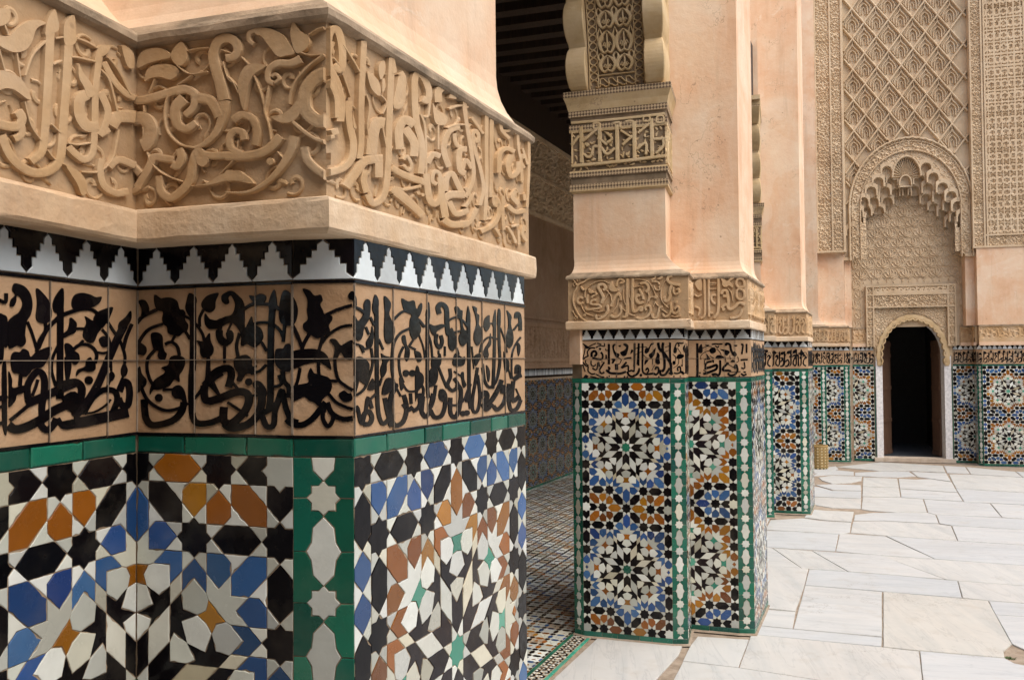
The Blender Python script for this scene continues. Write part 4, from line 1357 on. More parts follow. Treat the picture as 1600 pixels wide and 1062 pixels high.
# the rest of the court, outside the picture
for i in range(-12, 14):
    a = i * 17.0
    b = -16 + (i % 3) * 4.0
    while b > -330:
        wdt = random.uniform(18, 34)
        c = [V2(*GL) + AD * (a + da) + BD * (b + db) for da, db in ((0, 0), (17, 0), (17, -wdt), (0, -wdt))]
        b -= wdt
        vis = False
        for t in (0, .25, .5, .75, 1):
            for e, f in ((0, 1), (1, 2), (2, 3), (3, 0), (0, 2), (1, 3)):
                p = c[e] * (1 - t) + c[f] * t
                if in_view((p.x * B, p.y * B, 0), 10): vis = True
        if vis or c[0].y > 268: continue
        if any(inside((p.x, p.y), s_) for p in c for s_ in SB): continue
        slab_obj([(p.x, p.y) for p in c][::-1])

# threshold between nearest and middle pier: one long worn slab, then a mosaic border, then the gallery's mosaic floor
thr = [ground(*p) for p in ((934, 996), (1040, 1005), (1066, 1009), (1060, 1022), (1042, 1042), (1020, 1066), (985, 1110), (820, 1110), (868, 1057))]
slab_obj(thr)
mb = MB()
prism(mb, [tuple(V2(*off(GL, 14, -25))), tuple(V2(*off(GL, 86, -25))), tuple(V2(*off(GL, 86, -8))), tuple(V2(*off(GL, 14, -8)))], -38.1, -37.86, MORTAR)
mb.build('threshold_bed', cf)
gfl = bpy.data.objects.new('gallery_floor', None); link(gfl); gfl['kind'] = 'structure'
e0 = V2(*ground(894.5, 987.5)); e1 = V2(*ground(927.5, 992))
w_ = (e1 - e0).dot(ND)
n0 = (e0 - GL).dot(ND); n1 = n0 + w_
mb = MB()
prism(mb, [off(GL, -140, -80), off(GL, 330, -80), off(GL, 330, n1), off(GL, -140, n1)], -37.9, -37.64, GROUT)
mb.build('mortar_bed', gfl)
class Flat:
    """horizontal frame: u along the arcade, h towards the courtyard, d up"""
    def __init__(s, p, z): s.p = V2(*p); s.z = z
    def w(s, u, h, d=0.0):
        q = s.p + AD * u + ND * h
        return (q.x * B, q.y * B, EYE + (s.z + d) * B)
FB = Flat(GL, -37.58)
for a, b, m in ((n0, n0 + .55, GREEN), (n1 - .55, n1, TEAL)):
    u = 8.0
    while u < 100:
        l = random.uniform(1.6, 2.6)
        mb = MB(); tile_mesh(mb, FB, [(u, a), (u, b), (u + l, b), (u + l, a)][::-1], 0, 0, 1, 1, m, g=.03, bev=.03, th=.1)
        mb.build('border_tile', gfl, True)
        u += l
mb = MB()
u = 8.0; nrow = 3; rw = (n1 - n0 - 1.2) / nrow
while u < 100:
    for r_ in range(nrow):
        a = n0 + .6 + r_ * rw; sg = 1 if (r_ + int(round(u / .8))) % 2 else -1
        q = [(u + .1, a + .06), (u + .42, a + .06), (u + .42 + .3 * sg, a + rw - .06), (u + .1 + .3 * sg, a + rw - .06)]
        tile_mesh(mb, FB, q, 0, 0, 1, 1, BLACK, g=.0, bev=.02, th=.05)
        q = [(u + .46, a + .04), (u + .86, a + .04), (u + .86 + .3 * sg * 0, a + rw * .45), (u + .46, a + rw * .45)]
        tile_mesh(mb, FB, q, 0, 0, 1, 1, WHITE, g=.01, bev=.02, th=.05)
        q = [(u + .50, a + rw * .55), (u + .86, a + rw * .55), (u + .86, a + rw - .04), (u + .50, a + rw - .04)]
        tile_mesh(mb, FB, q, 0, 0, 1, 1, BLACK if (r_ + int(u)) % 2 else WHITE, g=.01, bev=.02, th=.05)
    u += .8
mb.build('border_mosaic', gfl, kind='stuff')
# gallery mosaic: eight-pointed stars and long hexagons
fs_ = .64; cellp = []; roles = []
for i in range(4):
    for j in range(4):
        x, y = i * C3, j * C3
        cellp += [khatem(x, y), hexa(x + C3 / 2, y), hexa(x, y + C3 / 2, UP)]; roles += ['star', ('hx', i, j), ('hx', j, i + 1)]
        cx, cy = x + C3 / 2, y + C3 / 2
        cellp.append(khatem(cx, cy, .62)); roles.append('mid')
        for k in range(4):
            a = k * UP + UP / 2
            cellp.append(mv(rot([(.62, 0), (.9, .28), (1.35, 0), (.9, -.28)], a), cx, cy)); roles.append('pt')
reg = regions(cellp, [], (0, 0, 3 * C3, 3 * C3))
mb = MB()
span = 3 * C3 * fs_
u = -70.0
while u < 270:
    # keep to the strip that shows between the two piers (plus a margin)
    h = n0
    while h > -79:
        c = FB.w(u + span / 2, h - span / 2)
        pr = project(c)
        if pr is None or (u < 30 or pr[0] < 1060):
            for who, q in reg:
                role = roles[who] if who >= 0 else 'fill'
                if area2(q) < 0: q = q[::-1]
                q = inset(q, .05)
                if area2(q) < .01: continue
                cq = (sum(p[0] for p in q) / len(q) * fs_ + u, h - sum(p[1] for p in q) / len(q) * fs_)
                zone = (math.floor(cq[0] / (span * .5)) + math.floor(cq[1] / (span * .5))) % 3
                m = BLACK if role == 'star' else WHITE if role in ('fill', 'pt') else HONEY if (role == 'mid') else (BLACK, HONEY, BLUE)[zone]
                mb.add([FB.w(u + x * fs_, h - y * fs_, random.uniform(-.006, .006)) for x, y in q][::-1], [tuple(range(len(q)))], m)
        h -= span
    u += span
mb.build('floor_mosaic', gfl, kind='stuff')

# ------------------------------------------------------------------ the end wall of the court with its arched doorway
O = V2(144.9, 303.2); ub = V2(math.cos(R(15)), -math.sin(R(15)))
WF = Face(tuple(O - ub * 60), tuple(O + ub * 120)); U0 = 60.0
pw = thing('portal_wall', (O.x * B, O.y * B, 0), 'tall end wall of carved pale stucco with a dark arched doorway and honeycomb vaulted niche', 'wall')
DPT = 7.6                                       # how far the flanking wall stands in front of the niche
def U(px, py, d=0.0): return WF.uv(px, py, d)[0]
def HH(px, py, d=0.0): return WF.uv(px, py, d)[1]
EL = U(1531, 650, DPT)                          # left edge of the right flank
LC, RC = U0 - 20.3, U0 + 19.9                   # inner corners of the recess
JL, JR = U0 - 10.3, U0 + 10.2                   # door opening
DTOP = HH(1426, 500)                            # apex of the dark opening
DSP = HH(1426, 566)                             # spring of the door arch

# --- fabric
mb = MB()
def sheet(u0, u1, h0, h1, d, mat): mb.add([WF.w(u0, h0, d), WF.w(u1, h0, d), WF.w(u1, h1, d), WF.w(u0, h1, d)], [(0, 1, 2, 3)], mat)
sheet(LC - 8, JL - 2.3, -37.7, 11, -.12, GROUT); sheet(JR + 2.3, RC + .5, -37.7, 11, -.12, GROUT)
# wall over the door with an arched cut-out
def arch_pts(u0, u1, hs, ht, n=14, horse=0.0):
    """horseshoe arch outline from left spring over the crown to the right spring"""
    c = (u0 + u1) / 2; r = (u1 - u0) / 2
    out = []
    for i in range(n + 1):
        a = math.pi * (1 + horse) - (math.pi * (1 + 2 * horse)) * i / n
        out.append((c + r * math.cos(a) / math.cos(math.pi * horse) * 1.0, hs + (ht - hs) * math.sin(a)))
    return out
ap = arch_pts(JL, JR, DSP + 2.5, DTOP, 16)
left, right = JL - 12.0, JR + 12.0
vs = []; fs = []
top = 21.5
for i, p in enumerate(ap):
    vs += [WF.w(p[0], p[1], -.1), WF.w(p[0], top, -.1)]
for i in range(len(ap) - 1): fs.append((2 * i, 2 * i + 2, 2 * i + 3, 2 * i + 1))
mb.add(vs, fs, STUCCO)
sheet(left, JL, DSP + 2.5, top, -.1, STUCCO); sheet(JR, right, DSP + 2.5, top, -.1, STUCCO)
# reveal of the opening
rv = [(JL, -37.6)] + ap + [(JR, -37.6)]
vs = []
for p in rv: vs += [WF.w(p[0], p[1], 0), WF.w(p[0], p[1], -5)]
mb.add(vs, [(2 * i, 2 * i + 1, 2 * i + 3, 2 * i + 2) for i in range(len(rv) - 1)], LIME)
sheet(RC, RC + .01, -37.7, 150, 0, STUCCO)
mb.build('wall_fabric', pw)
mb = MB(); prism(mb, [(p[0] / B, p[1] / B) for p in (WF.w(JL - 3, 0, -5.1), WF.w(JR + 3, 0, -5.1), WF.w(JR + 8, 0, -60), WF.w(JL - 8, 0, -60))], -38, 30, DARKIN)
# inside-out room: open towards the door
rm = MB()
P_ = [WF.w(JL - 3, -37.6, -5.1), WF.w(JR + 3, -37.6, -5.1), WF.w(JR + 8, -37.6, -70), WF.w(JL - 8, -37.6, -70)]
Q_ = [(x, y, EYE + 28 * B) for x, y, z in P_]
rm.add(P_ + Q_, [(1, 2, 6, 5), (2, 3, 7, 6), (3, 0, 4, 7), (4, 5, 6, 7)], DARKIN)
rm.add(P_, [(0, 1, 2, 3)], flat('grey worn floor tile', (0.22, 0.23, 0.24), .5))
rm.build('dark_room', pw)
mb = MB()
for u0, u1 in ((JL - 2.2, JL), (JR, JR + 2.2)):
    band(mb, WF, u0, u1, -36.9, DSP + 2.2, -1.5, .5, LIME)
    mb.build('door_jamb', pw); mb = MB()
band(mb, WF, JL - 3.2, JR + 3.0, -37.6, -36.2, -4.8, 1.6, plaster('worn sill stone', [(.40, .33, .26), (.55, .46, .36), (.62, .55, .46)], 8, .8, .6, False))
mb.build('door_sill', pw)

# --- tiled dado of the recess and of the right flank
ret0 = WF.w(RC, 0, 0); ret1 = WF.w(RC - .6, 0, 6.0)
def pl(p): return (p[0] / B, p[1] / B)
panC = Face(pl(WF.w(LC, 0)), pl(WF.w(JL - 2.9, 0)))
panD = Face(pl(WF.w(JR + 2.9, 0)), pl(WF.w(RC, 0)))
panR = Face(pl(ret0), pl(ret1))
chE0 = WF.w(RC + .8, 0, DPT)
panCh = Face(pl(ret1), pl(chE0))
panE = Face(pl(chE0), pl(WF.w(RC + .8 + 15.6, 0, DPT)))
panG = Face(pl(WF.w(RC + 16.4, 0, DPT)), pl(WF.w(RC + 46, 0, DPT)))
q0 = {}
zellige(pw, panC, 'right', 'honey ring', None, q0); zellige(pw, panD, 'left', 'blue ring', None, q0)
zellige(pw, panR, 'right', 'blue ring', None, q0); zellige(pw, panE, 'wide', 'honey ring', None, q0)
chamfer_strip(pw, panCh, False)
mb = MB(); band(mb, panG, 0, panG.L, -37.6, 4.5, -1, -.02, GREEN); mb.build('plain_dado', pw)
for F in (panC, panD, panR, panCh, panE):
    border_strip(pw, F, PTOP, -2.53, False); border_strip(pw, F, -37.6, PBOT, False)
    band_plates(pw, F, -2.53, 2.70, False); merlons(pw, F, 2.74, 4.3, False)
for u in (JL - 2.75, JR + 2.45):
    tmb = MB(); h = -36.7
    while h < -3.4:
        l = random.uniform(2, 3); tile_mesh(tmb, WF, [(u, h), (u + .35, h), (u + .35, min(-3.2, h + l)), (u, min(-3.2, h + l))], 0, 0, 1, 1, GREEN, d0=.05, g=.02, bev=.03); h += l
    tmb.build('edge_tile', pw)
mb = MB()
for F in (panC, panD, panR, panCh, panE):
    vs = [F.w(-.02, 4.1, -.02), F.w(F.L + .02, 4.1, -.02), F.w(F.L + .02, -37.6, -.02), F.w(-.02, -37.6, -.02)]
    mb.add(vs, [(3, 2, 1, 0)], GROUT)
mb.build('dado_core', pw)

# --- carved inscription band above the dado
def frz(F, u0, u1, seed):
    relief(pw, F, u0, u1, 5.2, 10.65, lettered(seed, 5.2, 10.65, .3, 1.3), TAN, 'carved_frieze', .22, .35)
    m = MB(); band(m, F, u0, u1, 4.0, 5.2, -.2, .75, PINK); band(m, F, u0, u1, 10.65, 11.1, -.2, .75, LEDGE); band(m, F, u0, u1, 5.15, 10.7, -.4, .33, TAN)
    m.build('frieze_moulding', pw)
frz(panC, 0, panC.L - 2.5, 11); frz(panD, 2.5, panD.L, 12); frz(panR, 0, panR.L, 13)
frz(Face(pl(WF.w(RC - .2, 0, DPT)), pl(WF.w(RC + 46, 0, DPT))), 0, 46, 14)

# --- flanks, upper carved frames
LT = U(1320, 300, DPT)                          # right edge of the left carved frame
LL = U(1279, 300, DPT)
HB = HH(1300, 395, DPT)                         # foot of the carved frames
RT = U(1518, 300, DPT)
RH = HH(1560, 386, DPT)
mb = MB()
band(mb, WF, RC - .4, RC + 46, 11.1, RH + .3, -1, DPT + .2, PINK)
mb.build('pink_plaster', pw)
mb = MB()
band(mb, WF, LL - 1, LT, HB, 150, -1, DPT + 1.25, STUCCO); band(mb, WF, RT, RC + 46, RH, 150, -1, DPT - .25, STUCCO)
for u in (LL - .9, (LL + LT) / 2 - .3, LT - .9, RT + .1, RT + 3.6, RT + 4.5, RT + 17.0, RT + 21.5, RT + 22.3): band(mb, WF, u, u + .5, RH if u > U0 else HB, 150, 0, DPT + (.35 if u > U0 else 1.85), STUCCO)
band(mb, WF, RT, RC + 40, RH - .1, RH + .6, 0, DPT + .5, STUCCO); band(mb, WF, RT + 4, RT + 17.5, RH + 4, RH + 4.6, 0, DPT + .35, STUCCO); band(mb, WF, LL - 1, LT, HB - .1, HB + .6, 0, DPT + 2, STUCCO)
mb.build('carved_frame', pw)
mid = (LL + LT) / 2
relief(pw, WF, LL - .4, mid - .3, HB + .6, 132, arabesque(21, 2.2, (LL - .4 + mid - .3) / 2, .45), STUCCO, 'frame_carving', .24, DPT + 1.25)
relief(pw, WF, mid + .2, LT - .9, HB + .6, 132, arabesque(22, 2.0, (mid + .2 + LT - .9) / 2, .45), STUCCO, 'frame_carving', .24, DPT + 1.25)
relief(pw, WF, RT + .6, RT + 3.6, RH + .6, 132, arabesque(23, 1.9, RT + 2.1, .45), STUCCO, 'frame_carving', .24, DPT - .25)
relief(pw, WF, RT + 17.5, RT + 21.5, RH + .6, 132, arabesque(24, 2.1, RT + 19.5, .45), STUCCO, 'frame_carving', .24, DPT - .25)
relief(pw, WF, RT + 3.6, RT + 17.5, RH + .6, RH + 4.0, arabesque(25, 2.0, RT + 10.5, .45), STUCCO, 'frame_carving', .24, DPT - .25)
def squared(seed, uc):
    ar = arabesque(seed, 1.7, uc, .3)
    def fn(U_, H_):
        u = np.abs(((U_ - uc) / 2.1 + .5) % 1 - .5) * 2.1; h = np.abs((H_ / 4.2) % 1 - .5) * 4.2
        ring = np.abs(np.hypot(u * 1.25, h * .8) - 1.05) < .17
        bars = (np.abs(u - .9) < .13) | ((np.abs(h - 1.9) < .14) & (u < .9)) | (np.abs(np.maximum(u, h * .62) - .52) < .11)
        return np.where(ring | bars, .5, ar(U_, H_))
    return fn
relief(pw, WF, RT + 5.0, RT + 17.0, RH + 4.6, 132, squared(31, RT + 11.0), STUCCO, 'panel_carving', .22, DPT - .25)

# --- niche: tympanum, arch, honeycomb vault, lozenge field
FD = 6.0                                        # plane of the lozenge field
AC = U(1421, 300, FD); ASP = HH(1421, 395, FD)  # centre and spring of the arch
AR = (U(1517, 360, FD) - U(1325, 360, FD)) / 2
AT = HH(1419, 216, FD)                          # crown of the outer ring
AMID = HH(1419, 322, FD); ry = AT - AMID
FT = 132.0
def ring_h(u, k):                               # height of the arch curve scaled by k at position u
    x = np.clip(np.abs(u - AC) / (AR * k), 0, 1)
    return AMID + ry * (k if k < 1 else 1) * np.sqrt(np.clip(1 - x ** 2, 0, 1))
mb = MB()
def tymp_ok(a, b): return LC - .5 < a < RC + 1.2 and not (U(1352, 480) < a < U(1496, 480) and b < HH(1420, 443)) and b < AT + 2
sheet_u0, sheet_u1 = LC - 1, RC + 1.5
mb.add([WF.w(sheet_u0, 11.1, .02), WF.w(sheet_u1, 11.1, .02), WF.w(sheet_u1, AT + 4, .02), WF.w(sheet_u0, AT + 4, .02)], [(0, 1, 2, 3)], STUCCO)
mb.build('tympanum_ground', pw)
# rows of palmettes on looping stems, mirrored about the middle
mb = MB(); rs = random.Random(77)
TC = U0 + .6; TW, TH = 5.1, 4.6
for j in range(0, 17):
    for i in range(-6, 7):
        cu = TC + (i + .5 * (j % 2)) * TW; ch = 12.3 + j * TH * .8
        sg = 1 if cu >= TC else -1
        if not tymp_ok(cu, ch): continue
        def rb(pts, t=.5): 
            q = [(cu + sg * x * .69 + rs.uniform(-.05, .05), ch + y * .69 + rs.uniform(-.05, .05), w * .74) for x, y, w in pts]
            if all(tymp_ok(a_, b_) for a_, b_, _ in q): ribbon(mb, WF, [(x_, y_, w_ * .85) for x_, y_, w_ in q], 0.0, t * rs.uniform(.5, .68), STUCCO, step=.7, bev=.12)
        rb([(0, -2.2, .3), (0, -.6, .6), (0, 1.0, .9), (0, 2.3, .25)], .55)
        for m_ in (1, -1):
            rb([(0, -1.6, .3), (m_ * .9, -.9, .8), (m_ * 1.5, .3, .9), (m_ * 1.1, 1.5, .5), (m_ * .5, 1.9, .2)], .5)
            rb([(0, -2.0, .3), (m_ * 1.5, -2.1, .7), (m_ * 2.6, -1.2, .9), (m_ * 3.0, .1, .6), (m_ * 2.5, .8, .3), (m_ * 2.1, .3, .25)], .5)
            rb([(m_ * .4, 2.3, .3), (m_ * 1.6, 2.6, .34), (m_ * 2.9, 2.0, .34), (m_ * 3.6, .7, .34), (m_ * 3.7, -.8, .3)], .38)
            rb([(m_ * .2, -2.4, .3), (m_ * 1.2, -3.0, .34), (m_ * 2.6, -2.7, .34), (m_ * 3.6, -1.6, .3)], .38)
            rb([(m_ * 1.9, 1.7, .2), (m_ * 2.3, 1.0, .5), (m_ * 1.9, .4, .2)], .4)
mb.build('tympanum_carving', pw)
# lozenge field back plate (cut by the arch)
fld = arabesque(43, 2.2, None, .0)
L0, L1 = LT - .2, RT + .3
def in_field(a, b): return (b > ring_h(a, 1.0)) | (np.abs(a - AC) > AR)
relief(pw, WF, L0, L1, ASP - 2, FT, lambda a, b: a * 0, STUCCO, 'field_ground', .5, FD - 1.0, mask=in_field)
# lozenge ribs and the little arcaded motif in each lozenge
DW = (U(1489, 100, FD) - U(1449, 100, FD)); DH = (HH(1449, 60, FD) - HH(1449, 120, FD))
DW, DH = 8.1, 11.2
cx0 = U(1332, 85, FD) + DW / 2; hy0 = HH(1332, 85, FD)
motif = None
ribs = MB()
def seg_ok(u, h): return (h > float(ring_h(np.array([u]), 1.0)[0]) + .6 or abs(u - AC) > AR + .4) and L0 + .3 < u < L1 - .3 and ASP < h < FT
for i in range(-18, 22):
    for sg in (1, -1):
        # each rib is followed in short steps and dropped where the arch or frame is
        run = []
        for t in np.arange(-14, 15, .125):
            u = cx0 + DW * (i + t) / 2 * 1.0; h = hy0 + sg * DH * (t - i) / 2 if False else hy0 + sg * DH * t / 2
            u = cx0 + DW * i + DW * t / 2
            if seg_ok(u, h):
                k = .10 * math.sin(t * 8 * math.pi)
                run.append((u + k, h, .85))
            else:
                if len(run) > 2: ribbon(ribs, WF, run, FD - 1.0, 1.15, STUCCO, step=4, bev=.3)
                run = []
        if len(run) > 2: ribbon(ribs, WF, run, FD - 1.0, 1.15, STUCCO, step=4, bev=.3)
ribs.build('lozenge_ribs', pw)
for i in range(-3, 14):
    for j in range(-9, 5):
        u = cx0 + DW * i / 2; h = hy0 + DH * (j + .5 * ((i + 1) % 2))
        if not (seg_ok(u, h) and L0 + DW * .3 < u < L1 - DW * .3 and h < FT - DH * .4): continue
        if motif is None:
            m = MB(); F = WF
            for sgn in (1, -1):
                ribbon(m, F, [(u + sgn * 1.25, h - 2.6, .42), (u + sgn * 1.25, h - .6, .42), (u + sgn * 1.0, h + .5, .42), (u + .0, h + 1.5, .34)], FD - 1.0, .85, STUCCO, step=.5, bev=.1)
                ribbon(m, F, [(u + sgn * 1.9, h - 1.6, .3), (u + sgn * 2.3, h - .2, .5), (u + sgn * 1.6, h + 1.3, .45), (u + sgn * .5, h + 2.6, .5), (u, h + 4.0, .2)], FD - 1.0, .75, STUCCO, step=.6, bev=.1)
                ribbon(m, F, [(u + sgn * .1, h - 4.9, .3), (u + sgn * .7, h - 3.9, .45), (u + sgn * 1.5, h - 3.2, .3)], FD - 1.0, .75, STUCCO, step=.6, bev=.1)
                ribbon(m, F, [(u + sgn * 2.3, h + .9, .2), (u + sgn * 2.9, h + .2, .4), (u + sgn * 2.5, h - .8, .2)], FD - 1.0, .6, STUCCO, step=.6, bev=.08)
                ribbon(m, F, [(u + sgn * .55, h - 2.4, .3), (u + sgn * .5, h - .9, .3), (u, h + .1, .25)], FD - 1.0, .6, STUCCO, step=.6, bev=.08)
            ribbon(m, F, [(u, h + 2.7, .25), (u, h + 4.9, .5), (u, h + 5.9, .2)], FD - 1.0, .7, STUCCO, step=.8, bev=.08)
            motif = m.build('lozenge_motif', pw); mo = (u, h)
        else:
            o = motif.copy(); link(o, pw)
            dv = WF.u * (u - mo[0])
            o.location = motif.location + Vector((dv.x * B, dv.y * B, (h - mo[1]) * B))
# arch ring with scrolls and beaded edge
def in_ring(a, b): return (b < ring_h(a, 1.0)) & (np.abs(a - AC) < AR) & (b > ASP - 1.0) & ~((b < ring_h(a, .80)) & (np.abs(a - AC) < AR * .80))
ra = arabesque(44, 3.4, AC, .5)
relief(pw, WF, AC - AR, AC + AR, ASP - 1, AT + 2, lambda a, b: ra(a, b), STUCCO, 'arch_carving', .25, FD - .2, mask=in_ring)
mb = MB()
for k, w, t in ((1.0, .9, 1.0), (.955, .4, .7), (.82, .5, .8)):
    pts = []
    for i in range(57):
        a = math.pi * i / 56
        uu = AC - AR * k * math.cos(a)
        pts.append((uu, float(ring_h(np.array([uu]), k)[0]) + (.25 * abs(math.sin(i * 1.57)) if k == 1.0 else 0), w))
    pts = [(pts[0][0], ASP - 2, w)] + pts + [(pts[-1][0], ASP - 2, w)]
    ribbon(mb, WF, pts, FD - .3, t, STUCCO, step=2, bev=.2)
mb.build('arch_moulding', pw)
# honeycomb vault: little arched niches stepping back to the tympanum, read off the photograph
OPEN = []
CELLS = ((0, "365 335 475|300 420 550|247 490 600|188 570 640|143 650 740|103 790 860|660 310 450|715 385 515|785 460 545|850 525 600|900 600 690|940 680 790"),
         (1, "405 415 545|350 490 555|265 570 690|207 640 765|152 715 845|610 400 525|675 465 545|757 530 605|835 595 690|885 680 780"),
         (2, "440 500 560|505 492 560|570 482 600|370 570 625|305 640 690|660 545 660|720 615 665|790 640 720|850 720 800"))
for tier, txt in CELLS:
    d0 = FD - .1 - tier * 1.75; d1 = d0 - 1.7
    for c in txt.split('|'):
        cx_, ty_, by_ = [float(v) for v in c.split()]
        px_, pt_, pb_ = 1310 + cx_ / 4.827, 190 + ty_ / 4.827, 190 + by_ / 4.827
        u = U(px_, pt_, d0); ht = HH(px_, pt_, d0); hb_ = HH(px_, pb_, d0)
        w = 1.7; hs = ht - 1.9; hb_ = max(hb_, hs - 1.5); W_ = w + .5
        arc = [(-w, hs)]
        for i in range(1, 8):
            a = math.pi * (1 - i / 8); arc.append((w * math.cos(a) * .98, hs + (ht - hs) * math.sin(a) ** .85))
        arc.append((w, hs))
        prof = [(-w, hb_)] + arc + [(w, hb_)]
        if tier == 0: OPEN.append((u, hb_, ht, w))
        m = MB()
        vs = []
        for x, h in prof: vs += [WF.w(u + x, h, d0), WF.w(u + x * .72, h - .25, d1)]
        m.add(vs, [(2 * i, 2 * i + 1, 2 * i + 3, 2 * i + 2) for i in range(len(prof) - 1)], STUCCO)
        m.add([WF.w(u + x * .72, h - .25, d1) for x, h in prof], [tuple(range(len(prof)))], STUCCO)
        outl = [(-W_, hb_), (-w, hb_)] + arc + [(w, hb_), (W_, hb_), (W_, ht + .3), (W_ * .6, ht + 1.0), (0, ht + 1.5), (-W_ * .6, ht + 1.0), (-W_, ht + .3)]
        if area2(outl) < 0: outl = outl[::-1]
        tri = tessellate_polygon([[Vector((x, y, 0)) for x, y in outl]]); nn = len(outl)
        vs = [WF.w(u + x, h, d0 + .25) for x, h in outl] + [WF.w(u + x, h, d1) for x, h in outl]
        m.add(vs, [tuple(f) for f in tri] + [(j, (j + 1) % nn, nn + (j + 1) % nn, nn + j) for j in range(nn)], STUCCO)
        # slender central rib inside the niche and a small foot
        ribbon(m, WF, [(u, ht - .5, .3), (u, hb_ - .1, .3)], d1, .35, STUCCO, step=9, bev=.08)
        m.build('vault_niche', pw)
# scallop shell in the crown
mb = MB()
su_, sh_ = U(1310 + 510 / 4.827, 190 + 400 / 4.827, FD - 1), HH(1310 + 510 / 4.827, 190 + 420 / 4.827, FD - 1)
rx_ = 4.3; ryy = HH(1415, 190 + 275 / 4.827, FD - 1) - sh_
for i in range(19):
    a = R(4) + R(172) * i / 18
    ribbon(mb, WF, [(su_ + .3 * math.cos(a), sh_ + .2 * math.sin(a), .12), (su_ + rx_ * .6 * math.cos(a), sh_ + ryy * .6 * math.sin(a), .42), (su_ + rx_ * math.cos(a), sh_ + ryy * math.sin(a), .66)], FD - 1.6, .55, STUCCO, step=2, bev=.25)
pts = [(su_ + (rx_ + .35) * math.cos(math.pi * i / 24), sh_ + (ryy + .4) * math.sin(math.pi * i / 24), .8) for i in range(25)]
ribbon(mb, WF, pts, FD - 1.6, 1.9, STUCCO, step=2, bev=.2)
band(mb, WF, su_ - rx_, su_ + rx_, sh_ - .5, sh_ + ryy * .6, FD - 2.2, FD - 1.62, STUCCO)
mb.build('shell', pw)
mb = MB()
for cx_, ty_, by_ in ((505, 405, 480),):
    d0 = FD - .6; u = U(1310 + cx_ / 4.827, 190 + ty_ / 4.827, d0); ht = HH(1414, 190 + ty_ / 4.827, d0); hb_ = HH(1414, 190 + by_ / 4.827, d0)
    arc = [(-2.0 * math.cos(math.pi * i / 10), hb_ + (ht - hb_) * math.sin(math.pi * i / 10) ** .8) for i in range(11)]
    ribbon(mb, WF, [(u + x, h, .7) for x, h in arc], d0 - 1.5, 1.7, STUCCO, step=2, bev=.15)
    mb.add([WF.w(u + x, h, d0 - 1.45) for x, h in arc], [tuple(range(len(arc)))], STUCCO)
    band(mb, WF, u - 2.3, u + 2.3, hb_ - .5, hb_, d0 - 1.6, d0 - .6, STUCCO)
mb.build('shell_niche', pw)
# side posts of the niche
mb = MB()
for u0_, u1_ in ((LT - .3, U(1331, 450, FD)), (U(1510, 450, FD), RC + .6)):
    band(mb, WF, u0_, u1_, 11.1, ASP - 1.5, -.2, FD - 1.2, PINK); band(mb, WF, u0_ - .2, u1_ + .5, ASP - 1.9, ASP - .8, -.2, FD + .1, STUCCO)
mb.build('niche_post', pw)
def vault_mask(a, b):
    ok = (b < ring_h(a, .83)) & (np.abs(a - AC) < AR * .83) & ~((b < AMID - 4 + (AT - AMID + 4) * .60 * np.sqrt(np.clip(1 - ((a - AC) / (AR * .72)) ** 2, 0, 1))) & (np.abs(a - AC) < AR * .72)) & (b > ASP)
    for u, h0, h1, w in OPEN: ok &= ~((np.abs(a - u) < w + .1) & (b < h1 + .1) & (b > h0 - 2))
    ok &= ~((((a - su_) / (rx_ + .1)) ** 2 + (np.maximum(b - sh_, 0) / (ryy + .1)) ** 2 < 1) & (b > sh_ - 1))
    return ok
relief(pw, WF, AC - AR, AC + AR, ASP, AT, lambda a, b: ra(a, b) * .5, STUCCO, 'vault_front', .2, FD - .35, mask=vault_mask)
# underside closing the top of the recess behind the arch ring
mb = MB()
pts = [(AC - AR * .84 * math.cos(math.pi * i / 24)) for i in range(25)]
vs = []
for uu in pts:
    hh = float(ring_h(np.array([uu]), .85)[0]); vs += [WF.w(uu, hh, FD - .25), WF.w(uu, hh, -.2)]
mb.add(vs, [(2 * i, 2 * i + 1, 2 * i + 3, 2 * i + 2) for i in range(24)], STUCCO)
mb.build('vault_soffit', pw)

# --- door surround
mb = MB()
SL, SR, ST = U(1353, 490, 1.0), U(1494, 490, 1.0), HH(1424, 445, 1.0)
IL, IR, IT = U(1366, 490, 1.0), U(1480, 490, 1.0), HH(1424, 480, 1.0)
band(mb, WF, SL, IL, 4.0, ST, -.1, 1.0, STUCCO); band(mb, WF, IR, SR, 4.0, ST, -.1, 1.0, STUCCO); band(mb, WF, IL, IR, IT, ST, -.1, 1.0, STUCCO)
for u in (SL, IL - .55, IR, SR - .55): band(mb, WF, u + .03, u + .5, 4.0, ST, 0, 1.5, STUCCO)
for h in (ST - .5, ST - 3.6, IT + .0): band(mb, WF, SL + .05, SR - .05, h, h + .5, 0, 1.48, STUCCO)
mb.build('door_surround', pw)
relief(pw, WF, SL + .5, IL - .55, 4.2, ST - .5, arabesque(51, 1.8, (SL + IL) / 2, .4), STUCCO, 'surround_carving', .2, 1.0)
relief(pw, WF, IR + .5, SR - .55, 4.2, ST - .5, arabesque(51, 1.8, (SR + IR) / 2, .4), STUCCO, 'surround_carving', .2, 1.0)
relief(pw, WF, IL, IR, ST - 3.1, ST - .5, lettered(52, ST - 3.1, ST - .5, .4, 1.1), STUCCO, 'surround_carving', .2, 1.0)
relief(pw, WF, IL, IR, IT + .5, ST - 3.6, arabesque(53, 2.4, U0, .45), STUCCO, 'surround_carving', .2, 1.0)
cdoor = (JL + JR) / 2
def spand(a, b):
    x = np.abs(a - cdoor) / 12.3
    return ~((x < 1) & (b < DSP + 1 + (DTOP + 2.6 - DSP - 1) * np.sqrt(np.clip(1 - x ** 2, 0, 1))))
